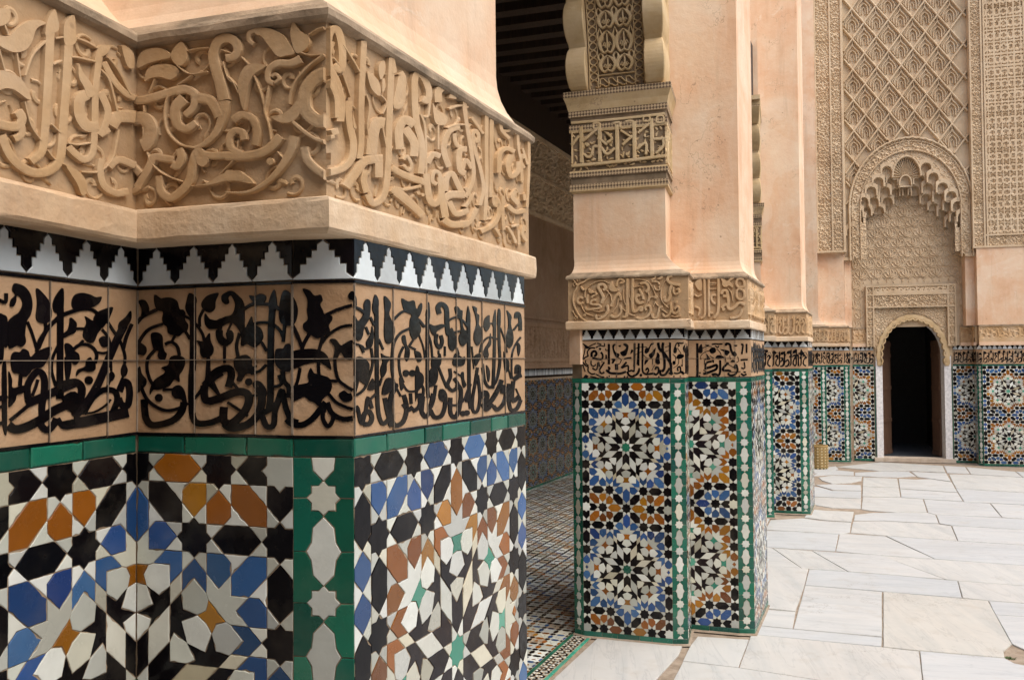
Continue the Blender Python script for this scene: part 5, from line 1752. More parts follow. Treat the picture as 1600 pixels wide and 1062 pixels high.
relief(pw, WF, IL, IR, DSP, IT, arabesque(54, 1.5, cdoor, .3), STUCCO, 'spandrel_carving', .2, .2, mask=spand)
for kk, (ru, w, t) in enumerate(((11.6, 1.9, .9), (10.7, .7, 1.3))):
    pts = []
    N_ = 60
    for i in range(N_ + 1):
        a = math.pi * 1.06 - math.pi * 1.12 * i / N_
        sc = .5 * abs(math.sin(i * math.pi / 3)) if kk else .35 * abs(math.sin(i * math.pi / 4 + .5))
        pts.append((cdoor + (ru - sc) * math.cos(a), DSP + 2.0 + (DTOP - DSP - 2.0 + (ru - 10.3) - sc) * math.sin(a), w))
    pts = [(pts[0][0] + .3, DSP - .5, w)] + pts + [(pts[-1][0] - .3, DSP - .5, w)]
    m = MB(); ribbon(m, WF, pts, -.2, t + .2, KUFIC, step=1, bev=.2); m.build('door_arch_moulding', pw)

# --- door leaves, folded back inside
for sgn, nm in ((1, 'worn wooden door leaf folded open at the left of the dark doorway'), (-1, 'door leaf in deep shadow at the right of the dark doorway')):
    uj = JL + .5 if sgn > 0 else JR - .5
    a = WF.w(uj, 0, -5.2); b_ = WF.w(uj + sgn * (4.4 if sgn > 0 else 1.0), 0, -13)
    p0, p1 = V2(a[0], a[1]) / B, V2(b_[0], b_[1]) / B
    F = Face(tuple(p0), tuple(p1)) if sgn > 0 else Face(tuple(p1), tuple(p0))
    dt = thing('door_leaf', (a[0], a[1], 0), nm, 'door')
    m = MB(); band(m, F, 0, F.L, -36.0, DSP + 8, -.5, 0, DOORWOOD); m.build('door_boards', dt)
    for h in (-35.8, -24, -12, 0, DSP + 6):
        m = MB(); band(m, F, .1, F.L - .1, h, h + 1.4, -.4, .3, DOORWOOD); m.build('door_rail', dt)

# ------------------------------------------------------------------ woven basket by the corner
bc = V2(*ground(1279, 731.5)); r0 = 13.2 * bc.y / FPX; hb = (732 - 697) * bc.y / FPX
bk = thing('woven_basket', (bc.x * B, bc.y * B, 0), 'straw coloured woven basket standing on the marble by the corner pier', 'basket')
STRAW = flat('golden straw', (0.36, 0.23, 0.07), .6); STRAWP = flat('pale straw', (0.58, 0.46, 0.25), .6); STRAWD = flat('dark straw base', (0.10, 0.085, 0.025), .7)
mb = MB(); n = 30; rows = 16
def bp(i, j, dr=0.0):
    a = 2 * math.pi * i / n
    t = j / rows
    rr = (r0 * (1 + .05 * math.sin(t * math.pi) + .02 * t) + dr) * B
    return (bc.x * B + rr * math.cos(a), bc.y * B + rr * math.sin(a), .002 + hb * t * B)
vs = []; fs = []
for j in range(rows + 1):
    for i in range(n): vs.append(bp(i, j))
for j in range(rows):
    for i in range(n): fs.append((j * n + i, j * n + (i + 1) % n, (j + 1) * n + (i + 1) % n, (j + 1) * n + i))
mb.add(vs, fs, STRAWD)
for j in range(rows):
    for i in range(n):
        over = (i + j) % 2 == 0
        m = STRAWP if (over and (j % 2 == 0)) else (STRAW if j > 0 else STRAWD)
        d = .17 if over else .05
        a, b_, c, d_ = bp(i + .04, j + .06, d), bp(i + .96, j + .06, d), bp(i + .96, j + .94, d), bp(i + .04, j + .94, d)
        mid_ = bp(i + .5, j + .5, d + .12)
        mb.add([a, b_, c, d_, mid_], [(0, 1, 4), (1, 2, 4), (2, 3, 4), (3, 0, 4)], m)
mb.build('weave', bk, kind='stuff')
mb = MB()
for i in range(n):
    ring = []
    for q in range(2):
        a = 2 * math.pi * (i + q) / n
        for k in range(6):
            b_ = 2 * math.pi * k / 6
            rr = (r0 * 1.02 + .28 * math.cos(b_)) * B
            ring.append((bc.x * B + rr * math.cos(a), bc.y * B + rr * math.sin(a), (hb + .05 + .28 * math.sin(b_)) * B))
    mb.add(ring, [(k, (k + 1) % 6, 6 + (k + 1) % 6, 6 + k) for k in range(6)], STRAW)
mb.build('rim', bk)
mb = MB()
vs = [bp(i, rows * .55, -.3) for i in range(n)]; mb.add(vs, [tuple(range(n))], STRAWD); mb.build('inside', bk)

# ------------------------------------------------------------------ small weed in the broken corner of a slab
wc = V2(*ground(1577, 1026))
GRASS = flat('weed green', (0.06, 0.11, 0.025), .7)
mb = MB()
for i in range(46):
    a = random.uniform(0, 6.28); r_ = random.uniform(0, .8); L = random.uniform(.3, .7)
    x, y = wc.x + r_ * math.cos(a), wc.y + r_ * .6 * math.sin(a); an = random.uniform(0, 6.28); k = random.uniform(.2, .5)
    dx, dy = math.cos(an), math.sin(an)
    p = [(x - dy * .05, y + dx * .05, 0), (x + dy * .05, y - dx * .05, 0), (x + dx * k * .6 + dy * .06, y + dy * k * .6 - dx * .06, L * .4), (x + dx * k, y + dy * k, L * .5), (x + dx * k * .6 - dy * .06, y + dy * k * .6 + dx * .06, L * .4)]
    mb.add([(u_ * B, v_ * B, -.012 + w__ * B) for u_, v_, w__ in p], [(0, 1, 2, 3, 4)], GRASS)
o = mb.build('weed', None, True); tag(o, 'tiny green weed in the broken slab corner at lower right', 'weed')

# ------------------------------------------------------------------ the rest of the court around the camera
def court_wall(a, b, h1, label):
    F = Face(a, b)
    c = F.w(F.L / 2, 0)
    t = thing('court_wall', (c[0], c[1], 0), label, 'wall', 'plain walls enclosing the court')
    m = MB(); band(m, F, 0, F.L, 4, h1, -8, 0, PINK); m.build('wall_plaster', t)
    m = MB(); band(m, F, 0, F.L, -37.7, 4, -8, .2, flat('distant mosaic dado', (0.16, 0.18, 0.17), .3)); m.build('wall_dado', t)
c0 = V2(*GL) - BD * 330
court_wall(tuple(c0 + AD * 330), tuple(c0 - AD * 330), 190, 'pink plaster wall on the far right side of the court')
court_wall(tuple(V2(*GL) - AD * 330 - BD * 330), tuple(V2(*GL) - AD * 330 + BD * 110), 160, 'pink plaster wall behind the camera')

# ------------------------------------------------------------------ lettering, drawn stroke by stroke
# each block: x0 y0 scale (where the drawing sits in the photograph), then  s<width>[-<width>] stroke | p closed leaf or letter shape | c dot
BLACK1 = """@0 430 3.933
p 95,50 130,55 165,75 195,120 205,180 195,240 170,285 160,360 165,410 140,440 110,432 70,450 55,420 52,330 60,280 90,250 125,225 145,180 135,140 110,125 105,160 90,190 68,190 75,150 100,120 82,90
p 0,245 25,240 50,260 52,330 50,440 25,425 0,400
s20 0,150 40,165 45,110
p 0,420 28,425 25,520 0,540
p 230,80 275,115 310,165 325,225 315,275 285,295 250,290 228,260 235,170
s18 285,290 285,340 250,400 232,470
s16 175,285 205,360 235,460
s24 240,450 290,340 350,275 385,245 472,215
p 395,80 350,125 330,180 340,225 375,235 395,220
s38 378,200 376,450 375,700
p 440,260 465,290 472,345 430,370 395,385 400,355 425,330
p 405,425 440,425 465,470 440,520 445,560 430,640 412,640 415,540
s16 365,430 330,510 325,590 350,680
p 75,500 95,470 130,470 150,450 180,465 195,500 240,465 320,438 305,500 270,560 210,575 190,600 160,625 130,605 95,600 78,570
s20 135,610 130,680
p 60,590 80,640 85,690 160,675 150,720 110,735 100,770 70,805 60,800 62,700
s38 180,760 175,690 200,630 240,590 275,620 280,700 265,800 265,860
s16 205,740 225,690 240,640
s48 170,790 250,755 340,715 472,660
s20 70,890 120,850 180,800
s52 60,920 100,945 170,930 260,885 340,830 472,770
s40 265,860 260,920 300,950 340,910 355,880
s44 375,700 375,760
s30 360,880 400,930 472,920
p 22,560 45,560 48,960 25,930 20,800
s30 0,760 50,740
s18 0,810 45,800
s24 0,910 40,905
s30 290,860 380,800 472,840
@100 440 4.083
p 55,130 75,85 120,70 170,80 210,98 245,95 235,130 205,155 180,165 110,185 65,170
s20 0,215 60,190 130,175 190,180 230,215
p 195,250 215,200 260,175 318,162 300,220 285,250 240,300
p 140,220 175,240 200,255 240,300 220,330 195,385 160,385 128,350 135,300 150,260
s18 0,350 40,320 80,300 135,300
p 45,230 85,260 80,300 40,330 10,345 40,300
s16 250,305 285,350 300,400 295,440 260,455 220,450
p 230,370 260,345 285,365 285,410 250,415
s20 60,440 100,405 150,400 195,425 215,470 205,520
s16 130,375 100,405
p 10,400 45,405 75,440 100,460 105,500 80,530 55,515 25,490
p 150,500 175,480 185,500 205,520 205,560 170,575 120,570 85,600 95,560 140,540
s18 20,480 22,560 30,640
c 165,628 26
s16 275,240 320,310 365,380 395,470 390,540
p 390,520 412,560 400,600 375,600 370,560
p 310,570 330,600 310,635 285,610
s14 305,500 308,570
s12 300,630 275,690
s12 385,600 350,680
p 432,185 435,235 410,285 390,310 355,300 360,260 400,225
s46 390,280 340,380 280,520 215,670 130,800 70,860
s20 440,270 405,350 385,430
s46 0,655 80,640 120,680 105,760 60,800
s44 0,760 70,720 90,780
s36 130,840 190,740 260,690 330,700 345,760 310,850
s12 125,840 200,830 270,790 305,750
s40 360,700 385,640 415,650 425,720 410,790 370,780 355,740
s66 75,900 150,890 260,865 415,830
s50 0,915 75,900
@205 440 4.25
p 45,130 80,120 105,150 112,195 70,240 20,305 12,290 50,240 65,190
s22 15,300 60,240 120,205 165,185
p 150,85 190,110 215,105 260,105 300,130 315,180 340,185 355,215 350,250 372,285 365,325 335,340 310,362 270,355 240,340 232,300 212,285 200,250 205,200 170,190 148,140
s20 45,400 85,340 130,305 205,280
s18 355,230 395,255 440,300 470,350 480,390
p 380,75 420,95 428,140 395,200 385,235 355,180 362,130
s40 405,110 405,500 395,650 395,800 405,900 440,940 520,935 595,905
p 575,75 555,130 550,180 515,205 475,185 460,145 490,100 530,80
s18 475,185 450,240 450,300
p 485,210 520,250 560,255 595,245 595,320 555,310 515,315 485,280
p 515,340 522,390 542,440 535,480 510,500 475,505 455,480 450,430 430,390 465,395 480,385
s18 505,500 500,580 490,660 450,730 410,780
s16 510,500 515,600 545,690 580,750
s18 355,330 385,380
p 12,385 50,400 90,430 95,465 75,490 40,485 20,520 10,520
p 125,350 165,335 200,360 205,420 215,460 230,480 215,520 185,515 170,490 175,460 145,450
s20 220,415 260,400 300,430 315,490
s16 285,360 260,400
s20 150,455 105,510 100,580 115,640 135,680
p 195,570 240,550 255,500 300,487 345,505 352,545 335,590 315,620 315,665 280,650 250,690 190,715 140,720 120,750 120,710 150,650 220,600
s20 205,718 270,715
c 178,770 26
p 270,705 310,685 345,715 360,770 365,820 340,830 330,785 290,775 265,750
s44 345,800 330,860 280,915 200,945 130,950 95,910 85,850 80,780
s22 60,700 100,780 160,830 230,855 310,840 370,805
p 50,560 65,610 95,650 90,690 55,720 45,735 15,720 8,660 20,620
s14 20,520 18,600
s46 480,690 520,650 595,600
s48 480,690 480,750 500,790 595,775
s18 490,660 530,700 580,750
@325 440 4.25
p 85,95 105,75 150,60 195,90 235,150 240,300 262,270 285,230 300,280 345,310 362,370 330,420 300,438 255,415 215,425 215,360 200,320 165,280 130,275 100,290 60,310 0,310 0,250 50,255 110,230 155,215 175,150 150,95 130,105 135,140 110,150 88,130
p 50,320 90,320 95,360 120,380 115,340 145,320 165,350 155,400 110,430 70,410 50,370
s12 150,275 125,330
s18 105,425 105,540
s20 205,340 185,420 195,500
p 170,510 210,490 250,485 280,510 290,560 320,555 290,605 245,615 215,660 185,655 195,610 170,570
s18 280,610 340,590 380,550
s18 350,400 385,460
c 265,665 24
s22 235,180 290,150 350,148 430,155 470,185
p 268,90 310,95 340,78 380,95 370,135 320,145 290,130
p 435,52 450,110 452,180 400,180 405,110
s42 428,120 415,300 410,600 410,760 400,850
s20 300,280 350,270 420,280 470,320 495,370
p 500,55 555,90 590,160 590,230 565,285 505,290 470,250 470,150
s22 505,285 495,400
p 445,450 495,440 510,415 545,425 545,580 500,595 460,570 440,530
s20 555,280 595,380
s30 490,590 500,660 530,700 530,770
s46 0,640 60,590 130,575 150,620 130,700
s50 0,795 80,770 190,730 255,745 265,800 230,870 150,940 100,920 100,830
s22 25,665 60,740
s18 150,660 200,720
s18 125,800 200,850 260,890
s50 105,940 150,970 250,950 320,890 350,810 350,740
p 290,680 320,655 360,680 385,740 350,800 325,745
s34 0,935 60,915 110,890
s18 280,755 340,755
s36 360,870 400,850 450,810 475,740 490,730 510,830 545,910 595,935
s36 350,880 385,960 430,950 440,860 470,770
s20 415,700 480,680 465,620
@440 440 4.246
p 135,48 180,55 215,90 255,85 270,120 255,150 272,190 285,215 330,225 332,255 310,290 318,330 270,365 225,375 180,345 145,320 140,280 170,250 165,190 168,120
s22 290,220 380,180 465,155
s24 65,280 100,350 130,430
s24 185,340 150,400 130,450
s22 270,360 255,420 240,470
s20 265,405 310,350 390,300 465,288
p 60,470 150,445 240,450 300,490 328,580 290,560 240,535 150,550 90,575 60,565
s22 240,530 245,620
s22 120,570 105,650 90,690
p 60,700 120,680 175,665 170,620 190,570 215,605 270,620 315,640 332,690 315,740 270,780 250,828 210,800 180,790 150,765 110,780 60,795
s20 310,655 370,660
s22 310,745 360,800 420,830 470,845
p 315,385 355,380 390,420 430,415 465,400 465,510 420,510 390,470 365,510 340,500 350,440
s22 350,500 355,580 375,650 420,690 470,720
p 375,750 410,720 440,740 460,740 465,785 410,798
s40 30,910 60,940 130,950 200,910 250,850 290,800
s34 300,800 330,870 400,910 470,905
s28 285,830 270,900 305,960 340,900 310,830
s20 400,430 450,400 470,395
p 440,85 465,60 480,80 480,120 445,115
@545 440 4.25
s22 25,70 45,110 48,160
s20 30,165 75,180 120,215
p 125,115 148,130 150,180 140,250 110,300 95,370 70,392 40,365 30,330 40,220 70,260 105,210 105,150
p 180,85 205,130 195,215 175,215 162,170
s26 190,120 192,500 195,750 205,880 230,940 265,920 285,880
s16 150,235 175,290
s16 120,300 140,350
p 160,295 172,350 160,430 130,435 122,400 150,350
s14 145,435 110,445 90,425 30,405
s16 85,425 105,470
p 25,545 60,500 95,500 140,540 140,600 120,680 80,660 50,640 30,600
s16 155,440 165,540 140,640 110,710 60,750 25,740
s30 60,650 50,700 30,760
p 165,640 180,710 130,715
s24 25,900 60,830 85,930 110,940
s30 95,945 110,880 140,860 160,900 145,940 105,945
s24 120,860 135,770 160,840
s14 150,780 190,740
p 240,95 280,130 285,165 275,220 310,300 305,370 280,410 250,400 240,330 245,200
s16 305,250 360,200 410,195
p 355,112 400,130 440,125 455,180 495,145 465,230 485,310 470,360 435,385 410,340 410,260 420,220 375,195
s16 470,250 510,300
s16 295,480 310,400 350,340 410,310
s14 205,380 235,450
s14 300,400 290,550 305,660 350,760
p 358,365 380,355 392,420 410,450 408,500 390,530 375,500 380,440 360,400
s16 370,430 340,500 345,600 370,670
s14 435,385 405,430
s14 410,430 450,450
p 440,460 480,470 490,520 460,530
p 220,475 245,490 290,505 260,540 255,600 225,640 215,580 230,530
s14 225,640 210,690
c 385,607 22
c 428,607 22
p 225,745 250,650 290,640 305,690 270,740
s28 245,770 260,850 275,905
s30 300,690 320,690 285,770 280,870 310,950 365,930 390,840 370,750
s14 365,680 400,725 460,720 490,680
p 340,640 365,640 370,700 350,720
p 465,600 500,620 500,680 465,700
s26 365,810 400,850 430,830
s24 430,860 470,830 490,740
s22 415,740 420,810
s26 470,740 490,870 510,870
c 285,945 18
@650 450 4.622
p 45,105 50,150 25,210 18,150
s14 20,220 60,280
s12 25,330 60,430 70,510
p 100,100 108,200 95,240 75,200 85,140
s26 90,180 88,500 88,700 95,790
s34 175,185 165,140 190,115 225,150 230,250 240,330 265,310
p 105,260 140,270 195,258 215,275 160,310 145,345 115,320
s26 155,330 150,390 175,430 195,390 185,340
s12 170,450 170,480
s14 240,235 290,210 340,230 385,290
p 285,140 305,130 325,155 342,165 340,230 350,290 375,330 375,385 345,420 320,395 315,350 330,310 320,220 295,190
p 265,285 285,330 300,370 290,430 270,455 240,420 240,330
s14 280,320 320,310 370,310
s14 215,420 215,490
s14 300,430 315,480
p 280,490 300,470 340,500 360,495 355,550 310,565 270,550
p 125,495 160,500 180,470 190,510 180,560 140,590 115,560
s24 385,180 388,500 390,750 400,870
p 382,130 398,200 395,270 370,270 370,200
s14 95,330 115,400 125,500
s30 100,700 130,690 150,640 145,590 120,600 120,680
s22 150,700 135,800 115,860
s20 40,690 60,740 40,860
p 20,560 40,640 30,700 10,800 0,800 0,600
s26 60,780 50,900 90,920 130,760
s30 110,880 140,930 190,920 215,850 215,770 190,740 185,790 215,810
s18 165,560 200,650 230,720
s24 250,580 255,640 235,700 270,740 310,700 280,650
s30 255,790 255,900 290,930 320,860 330,740 300,690
s16 220,820 280,845 340,820 390,740
p 330,620 350,605 355,660 370,700 345,715
s12 340,640 280,600
c 345,905 20
c 375,900 20
s20 360,800 400,690
@730 460 5.178
s22 18,150 18,500 20,760 0,870
p 15,90 30,180 30,260 8,260 8,160
p 50,95 85,110 85,150 105,170 100,240 122,280 120,370 90,415 60,370 62,310 80,240 70,160
s12 125,265 180,235 240,235
p 185,165 188,210 190,260 160,300 140,265 145,200
p 235,120 240,200 230,260 210,250 220,170
s24 228,200 225,500 215,760
p 255,125 275,130 275,250 250,250
s22 262,200 265,400 270,560 240,700 190,750 150,700 130,590
s14 110,470 125,400 180,345 250,360
p 195,310 200,400 175,440 180,490 160,530 135,480 150,430 180,380
s12 275,270 310,370 330,470
p 325,130 345,145 365,180 360,240 380,330 375,400 345,435 320,390 320,340 338,260 335,190
s14 380,290 420,240 440,230
s28 400,190 405,155 425,160 435,220 435,290
s14 440,345 400,400 370,480 365,600 370,680
p 410,385 435,410 435,460 420,500 410,450
p 300,460 320,510 345,540 345,600 320,630 305,580
s12 340,600 360,680
s12 45,420 60,600
p 65,500 110,475 115,510 75,580
s24 90,590 70,720 50,850 55,940 90,940 110,840 100,720 90,650
p 160,570 190,620 185,700 170,690
s12 135,560 150,680
s36 115,830 150,790 170,820 150,880 200,860 260,760 285,690
s34 130,880 160,930 210,880
s30 220,900 250,930 300,880 320,790 300,740 290,800
s30 345,720 340,830 360,930 410,920 440,850
s36 380,690 420,660 445,650
s32 380,700 370,800 380,860 430,820
s24 400,640 405,580 430,590 425,660
s12 400,760 440,850
c 8,950 14"""
CARVED1 = """@0 10 3.428
p 305,12 325,70 330,120 310,140 255,160 265,70
s48-44 283,120 270,400 258,600 250,700 235,780 180,830
p 410,45 420,150 425,180 400,210 355,200 355,90
s48 385,150 370,400 355,600 345,750 330,830 280,880 200,890 120,850 60,780 25,690
p 605,210 590,250 545,280 515,300 530,230 555,205
s38 545,270 525,450 520,650 510,780 470,820 420,790 380,750
s60 480,470 440,500 440,580 480,640 540,640
p 430,300 455,350 500,410 520,470 480,490 455,430 430,380
s40 550,460 590,560 570,650 545,690
s66 610,640 650,590 737,590
s30 555,690 600,660
p 260,90 210,120 185,190 150,235 90,248 30,225 0,200 -40,150 0,150 60,155 110,110 170,75 220,70
p -20,20 60,10 70,60 40,100 -20,100
s14 40,100 60,150
p 0,345 60,350 130,390 180,490 160,500 90,450 40,440 0,445
s50 -20,620 60,640 110,640 130,600 110,560
s40 120,600 130,680 90,710
s12 5,220 40,350
s12 105,250 125,390
s16 260,185 190,260 150,370
s14 310,170 350,165
s14 425,170 480,190 540,225
s14 300,310 345,290
s14 395,270 440,275 520,295
s12 145,510 180,640 235,720
s14 375,730 430,740 500,730
s12 290,630 340,680
s12 270,770 310,820 370,850
p 360,850 430,880 470,930 475,1000 445,1010 420,950
s14 450,885 540,885 600,840 625,790 650,660
s14 555,340 600,400 640,560
s34 570,300 620,390 680,460 737,490
s14 590,270 650,350 710,470
p 660,210 700,220 730,260 730,330 690,320
s38 560,815 550,880 570,960 640,1000 700,990
s40 600,860 650,820 737,850
@195 50 3.794
p 75,130 130,95 200,90 250,115 262,150 200,165 130,185 60,212
p 330,52 360,110 355,170 320,200 280,180 262,130 290,80
p 105,290 120,220 170,190 250,185 305,210 305,250 260,280 200,265 150,270
s12 300,195 350,235 400,245 480,230
s12 385,250 330,290 300,310
s12 360,108 420,95 485,90
s12 165,275 130,360
s12 100,430 100,470
s46-66 590,150 640,140 660,90 620,35 550,45 515,120 525,200 555,300 575,400
s66-18 575,400 565,500 530,590 460,660 400,682
s16 400,682 320,665 250,600 225,520 230,420 250,370
s50 0,370 60,400 150,385 280,345 300,342
s56-40 290,345 350,335 400,370 395,440 345,490
s70-40 340,390 290,450 300,540 350,570 410,535
s60 420,385 490,400 530,450 550,500
s12 560,100 620,120 660,140
s76 30,510 100,510 140,570 120,650 90,670
s14 95,560 100,620
s46 60,920 130,800 160,740 220,745 280,755
s50 310,690 325,740 300,790 270,780
s12 120,710 150,780 220,840 330,885
s44-56 190,850 200,940 250,980 310,950 370,880 390,790 410,720 440,700
p 400,700 440,680 470,720 490,760 460,795 420,780
s46 450,720 520,730 683,720
s12 385,910 450,905 540,880
s12 550,845 630,760
p 390,910 480,890 560,840 640,815 690,830 690,880 600,880 500,905
s40 0,760 40,800 80,840
s34 10,950 50,935 75,915
s12 570,170 600,270 650,310 680,360
@350 20 3.543
s12 85,240 125,280
s26 155,170 130,150 130,110 160,95
p 160,80 240,80 310,110 350,160 385,220 340,235 290,240 245,190 200,130 165,115
p 375,35 410,90 455,120 468,160 445,200 410,220 385,215 365,160 358,100
s46-30 415,250 360,275 290,275 240,310 235,370 265,385
s20 270,385 295,360 275,335 255,350
s12 415,215 470,230 550,225
s12 460,115 520,80 580,75
s16 540,230 460,290 390,370 360,440 350,500
s14 240,400 225,480 215,540 240,620 250,700
s14 155,340 190,430 215,520
p 100,540 70,430 75,350 110,290 160,275 230,290 160,340 130,400 115,470
s12 10,350 40,380 70,440
s70 600,340 560,330 500,350 440,430 440,530 500,590 560,590 600,570
p 245,570 300,560 350,530 410,470 415,550 370,600 300,605
s22 370,600 440,660 510,700 570,710
s44 40,590 90,560 150,590 170,660 160,730
s40 100,700 90,660 50,650 20,690 30,750 90,780
s50 0,790 100,790 200,770 260,730 300,680
c 248,820 22
s10 285,765 315,800
s56-10 380,680 360,760 300,860 220,940 120,990 0,990
p 0,870 60,870 120,900 155,945 60,930 0,930
s44 435,740 450,810 510,870 565,900
s10 70,700 60,750
@505 20 3.425
s42 70,280 110,300 115,200 95,100 60,90 40,150 45,280 90,380 110,480 105,580
s50 45,335 65,375 95,450 100,560
s12 120,170 170,250 210,320
s12 120,330 160,450
s12 70,240 105,285
s40 150,470 150,540 160,620 175,700 165,780 120,830 60,850 45,852
p 165,520 180,570 190,620 170,610
s34 230,150 222,300 215,500 215,700 205,780
p 235,130 245,170 240,200 215,200
p 245,310 300,350 320,400 315,445 285,430 260,390
p 310,270 340,255 345,310 320,360 305,320
p 325,360 340,350 345,400 325,430
s12 245,440 260,500 250,620 275,750
s12 320,440 350,480 330,540
s36 380,240 372,400 365,600 360,800 350,920 330,990 280,1020 250,970
p 385,220 405,310 395,325 375,320
s60 270,760 280,650 300,590 340,590
s50 135,930 190,850 240,790 330,780
s44 310,800 310,880
s36 240,840 230,900 245,960
s24 40,668 72,660
s40 70,620 80,650
s14 20,740 50,810
s36 430,490 400,490 430,340
s34 380,830 445,870
s40 380,940 445,990
s12 330,610 350,720
@620 80 3.661
s34 0,310 40,300 50,160 30,120
s40 160,270 190,280 195,220 160,140 120,140 115,250 125,400 150,500 160,600 150,700
s16 150,360 175,450 180,700
s50 30,560 25,450 60,390 110,420
s50 60,440 110,520 110,600
s22 50,620 70,600 95,650 80,680 50,650
s40 0,680 90,720 180,750
s20 0,780 60,790 150,770
s56-40 10,800 90,870 160,940
c 135,810 12
c 160,820 12
s44 330,270 335,220 290,200 250,230 250,290
p 215,290 240,330 300,370 290,420 240,420 220,380
s16 200,290 190,370 160,370
s14 250,420 250,560
s16 310,330 370,310 420,320
p 385,275 410,300 415,400 395,370
s34 190,640 220,590 260,600
s26 240,760 215,740 225,690 255,700 260,760
s40 260,720 265,820 235,870 200,850 185,760 180,700
s36 310,660 280,560 310,460 370,430
s14 300,440 350,420 420,420
s26 340,470 350,530 380,550
s36 400,700 370,670 370,570 410,560
s34 290,800 300,720 330,700 360,760 390,820
s44 290,950 280,860 320,820 400,820
s34 310,860 350,930 420,910
s40 280,960 330,990 420,985
s10 235,910 235,950
@725 130 3.93
s28 10,130 35,300 60,450 70,560 50,640 20,700
s20 60,210 130,310
s26 70,330 95,360 100,320 80,290 65,330 80,420 110,520 130,640 110,750
s26 150,170 148,400 150,600 140,840
s28 183,190 180,400 178,700
s24 220,210 235,240 245,290 290,340
s20 285,250 290,290 240,290
s18 320,270 330,310
s30 225,550 230,440 270,400 320,420
s34 300,440 280,500 300,570 340,540 345,480
s20 340,290 345,400 360,480 365,600
s22 380,460 365,440 360,480 380,520
s18 370,400 400,500
s20 408,340 410,500 398,760
s32 115,910 190,870 225,800 220,730 200,700 200,740 225,750
s24 250,690 248,800 255,900
s30 330,660 310,700 345,740
s30 280,750 330,790 390,780
s22 380,680 385,720
s20 205,890 235,940
s20 280,880 310,930 330,980
s20 345,900 350,990
s22 380,870 370,930 395,970
s18 300,880 350,870
s30 0,880 50,850 90,770
s24 20,640 50,700 20,760
s30 0,550 20,470 60,520"""
CARVED2 = """@885 420 10.62
s26 620,130 560,130 470,140 360,170 280,220 200,260 160,340 120,420 110,540 140,640 200,760 280,840 370,890 470,910 600,900 650,870
s16 100,140 160,160 230,150 330,140
s16 100,160 150,230 180,270
s14 190,210 170,170 210,160 220,195
s14 130,290 110,250 150,230 160,270
s16 100,690 150,780 180,830
s14 160,840 130,810 170,790 190,820
s16 130,920 200,870 250,860
s14 230,900 210,870 250,860 260,890
s14 380,280 500,210 620,200 700,240
s16 310,480 310,380 370,290
s14 650,340 730,430 750,540
s16 860,480 840,600 760,720
s28 240,290 280,350 330,320
s44 610,350 650,320 620,260 550,260 530,310 580,400 610,480 580,570
p 360,320 400,350 440,370 460,400 380,400
s30 470,380 500,420 440,450 420,480
s36 360,420 340,500 350,570
s34 500,520 430,520 400,570 450,590 550,600 560,640 480,660 330,670 320,620
s36 280,490 220,470 180,530 220,580 280,560
s14 240,580 270,660 330,740 440,780
s30 300,740 310,770 280,770
s40 670,600 690,680 650,760 580,810 510,830 480,760
s14 440,690 540,710 640,690
s14 500,780 580,780
s14 600,560 700,400
p 750,200 780,260 820,310 870,340 850,370 780,380 720,350 710,290
s36 830,290 850,200 900,170 950,200 930,230 890,230
s42 740,620 790,500 850,420 900,460 900,520
s36 890,600 910,700 860,780 790,800 730,770
s36 1010,160 1010,400 1015,700 990,790 930,790
s16 950,330 940,450 980,600
s14 930,660 1000,720
@975 415 10.618
s40 55,210 50,400 50,700 30,840
s40 145,210 140,400 140,700 170,760 230,730 260,690 300,700 290,740 260,730
s14 180,220 300,230 400,270 470,360 510,450 520,490
s14 150,360 260,340 320,360
s14 100,400 80,480 130,610
s44 270,300 340,280 400,330 400,400 360,430
s36 250,380 300,480 320,560
s44 320,600 250,620 200,560 220,490 270,500
s14 390,430 410,500 380,620 330,680
s24 530,520 440,520 400,590
c 530,520 30
p 440,220 490,200 530,165 520,220 470,250
s26 460,260 560,270 580,310
p 550,220 600,180 650,180 610,230
s24 490,330 520,390 590,400 580,340
s14 690,240 630,340 610,440 620,560 680,650 740,700
s40 800,170 740,180 720,240 770,290 850,310 930,320
s44 790,320 760,420 760,520 710,590 660,560
c 670,530 26
s30 870,400 900,380 910,440 860,470 820,440 820,350
s14 510,590 540,640 580,670
s14 520,590 480,690
s36 370,740 350,690 400,660 440,700 430,780 370,850 280,880 200,860
s36 640,680 590,700 570,780 540,860 480,860 460,790
s36 770,620 780,720 750,810 680,840 630,790
s34 780,720 830,790 890,770 910,700 870,680 840,720
s14 620,720 720,790
s14 780,830 860,850 940,830
s20 80,800 180,830
c 860,600 24
@1075 415 10.617
s36 270,220 275,400 280,700 270,830 210,870
s36 345,210 345,400 345,700 350,850
s38 505,200 505,400 505,650 490,780 430,870
p 110,300 150,240 220,220 230,400 170,400
s24 100,470 160,510 230,480
s14 350,290 480,290
s14 360,320 470,310
s14 370,390 480,380
s34 470,490 400,490 390,560 430,620 460,620
p 540,210 600,220 650,250 720,190 780,200 720,240 700,270 750,330 740,370 680,330 630,360 570,330 560,260
s44 580,500 640,500 650,430 590,410 550,470
s44 650,440 670,600 660,680 700,720 780,680 850,610 940,650
s44 560,700 620,640 680,680
s34 850,370 930,330 910,230 830,220 800,300 850,370 920,420 930,520 870,560 810,520 810,420 850,380
s36 700,870 790,860 860,820 900,720
s14 660,370 720,460 740,590
s30 420,790 360,780
s30 110,680 190,720 170,830
c 590,720 30"""
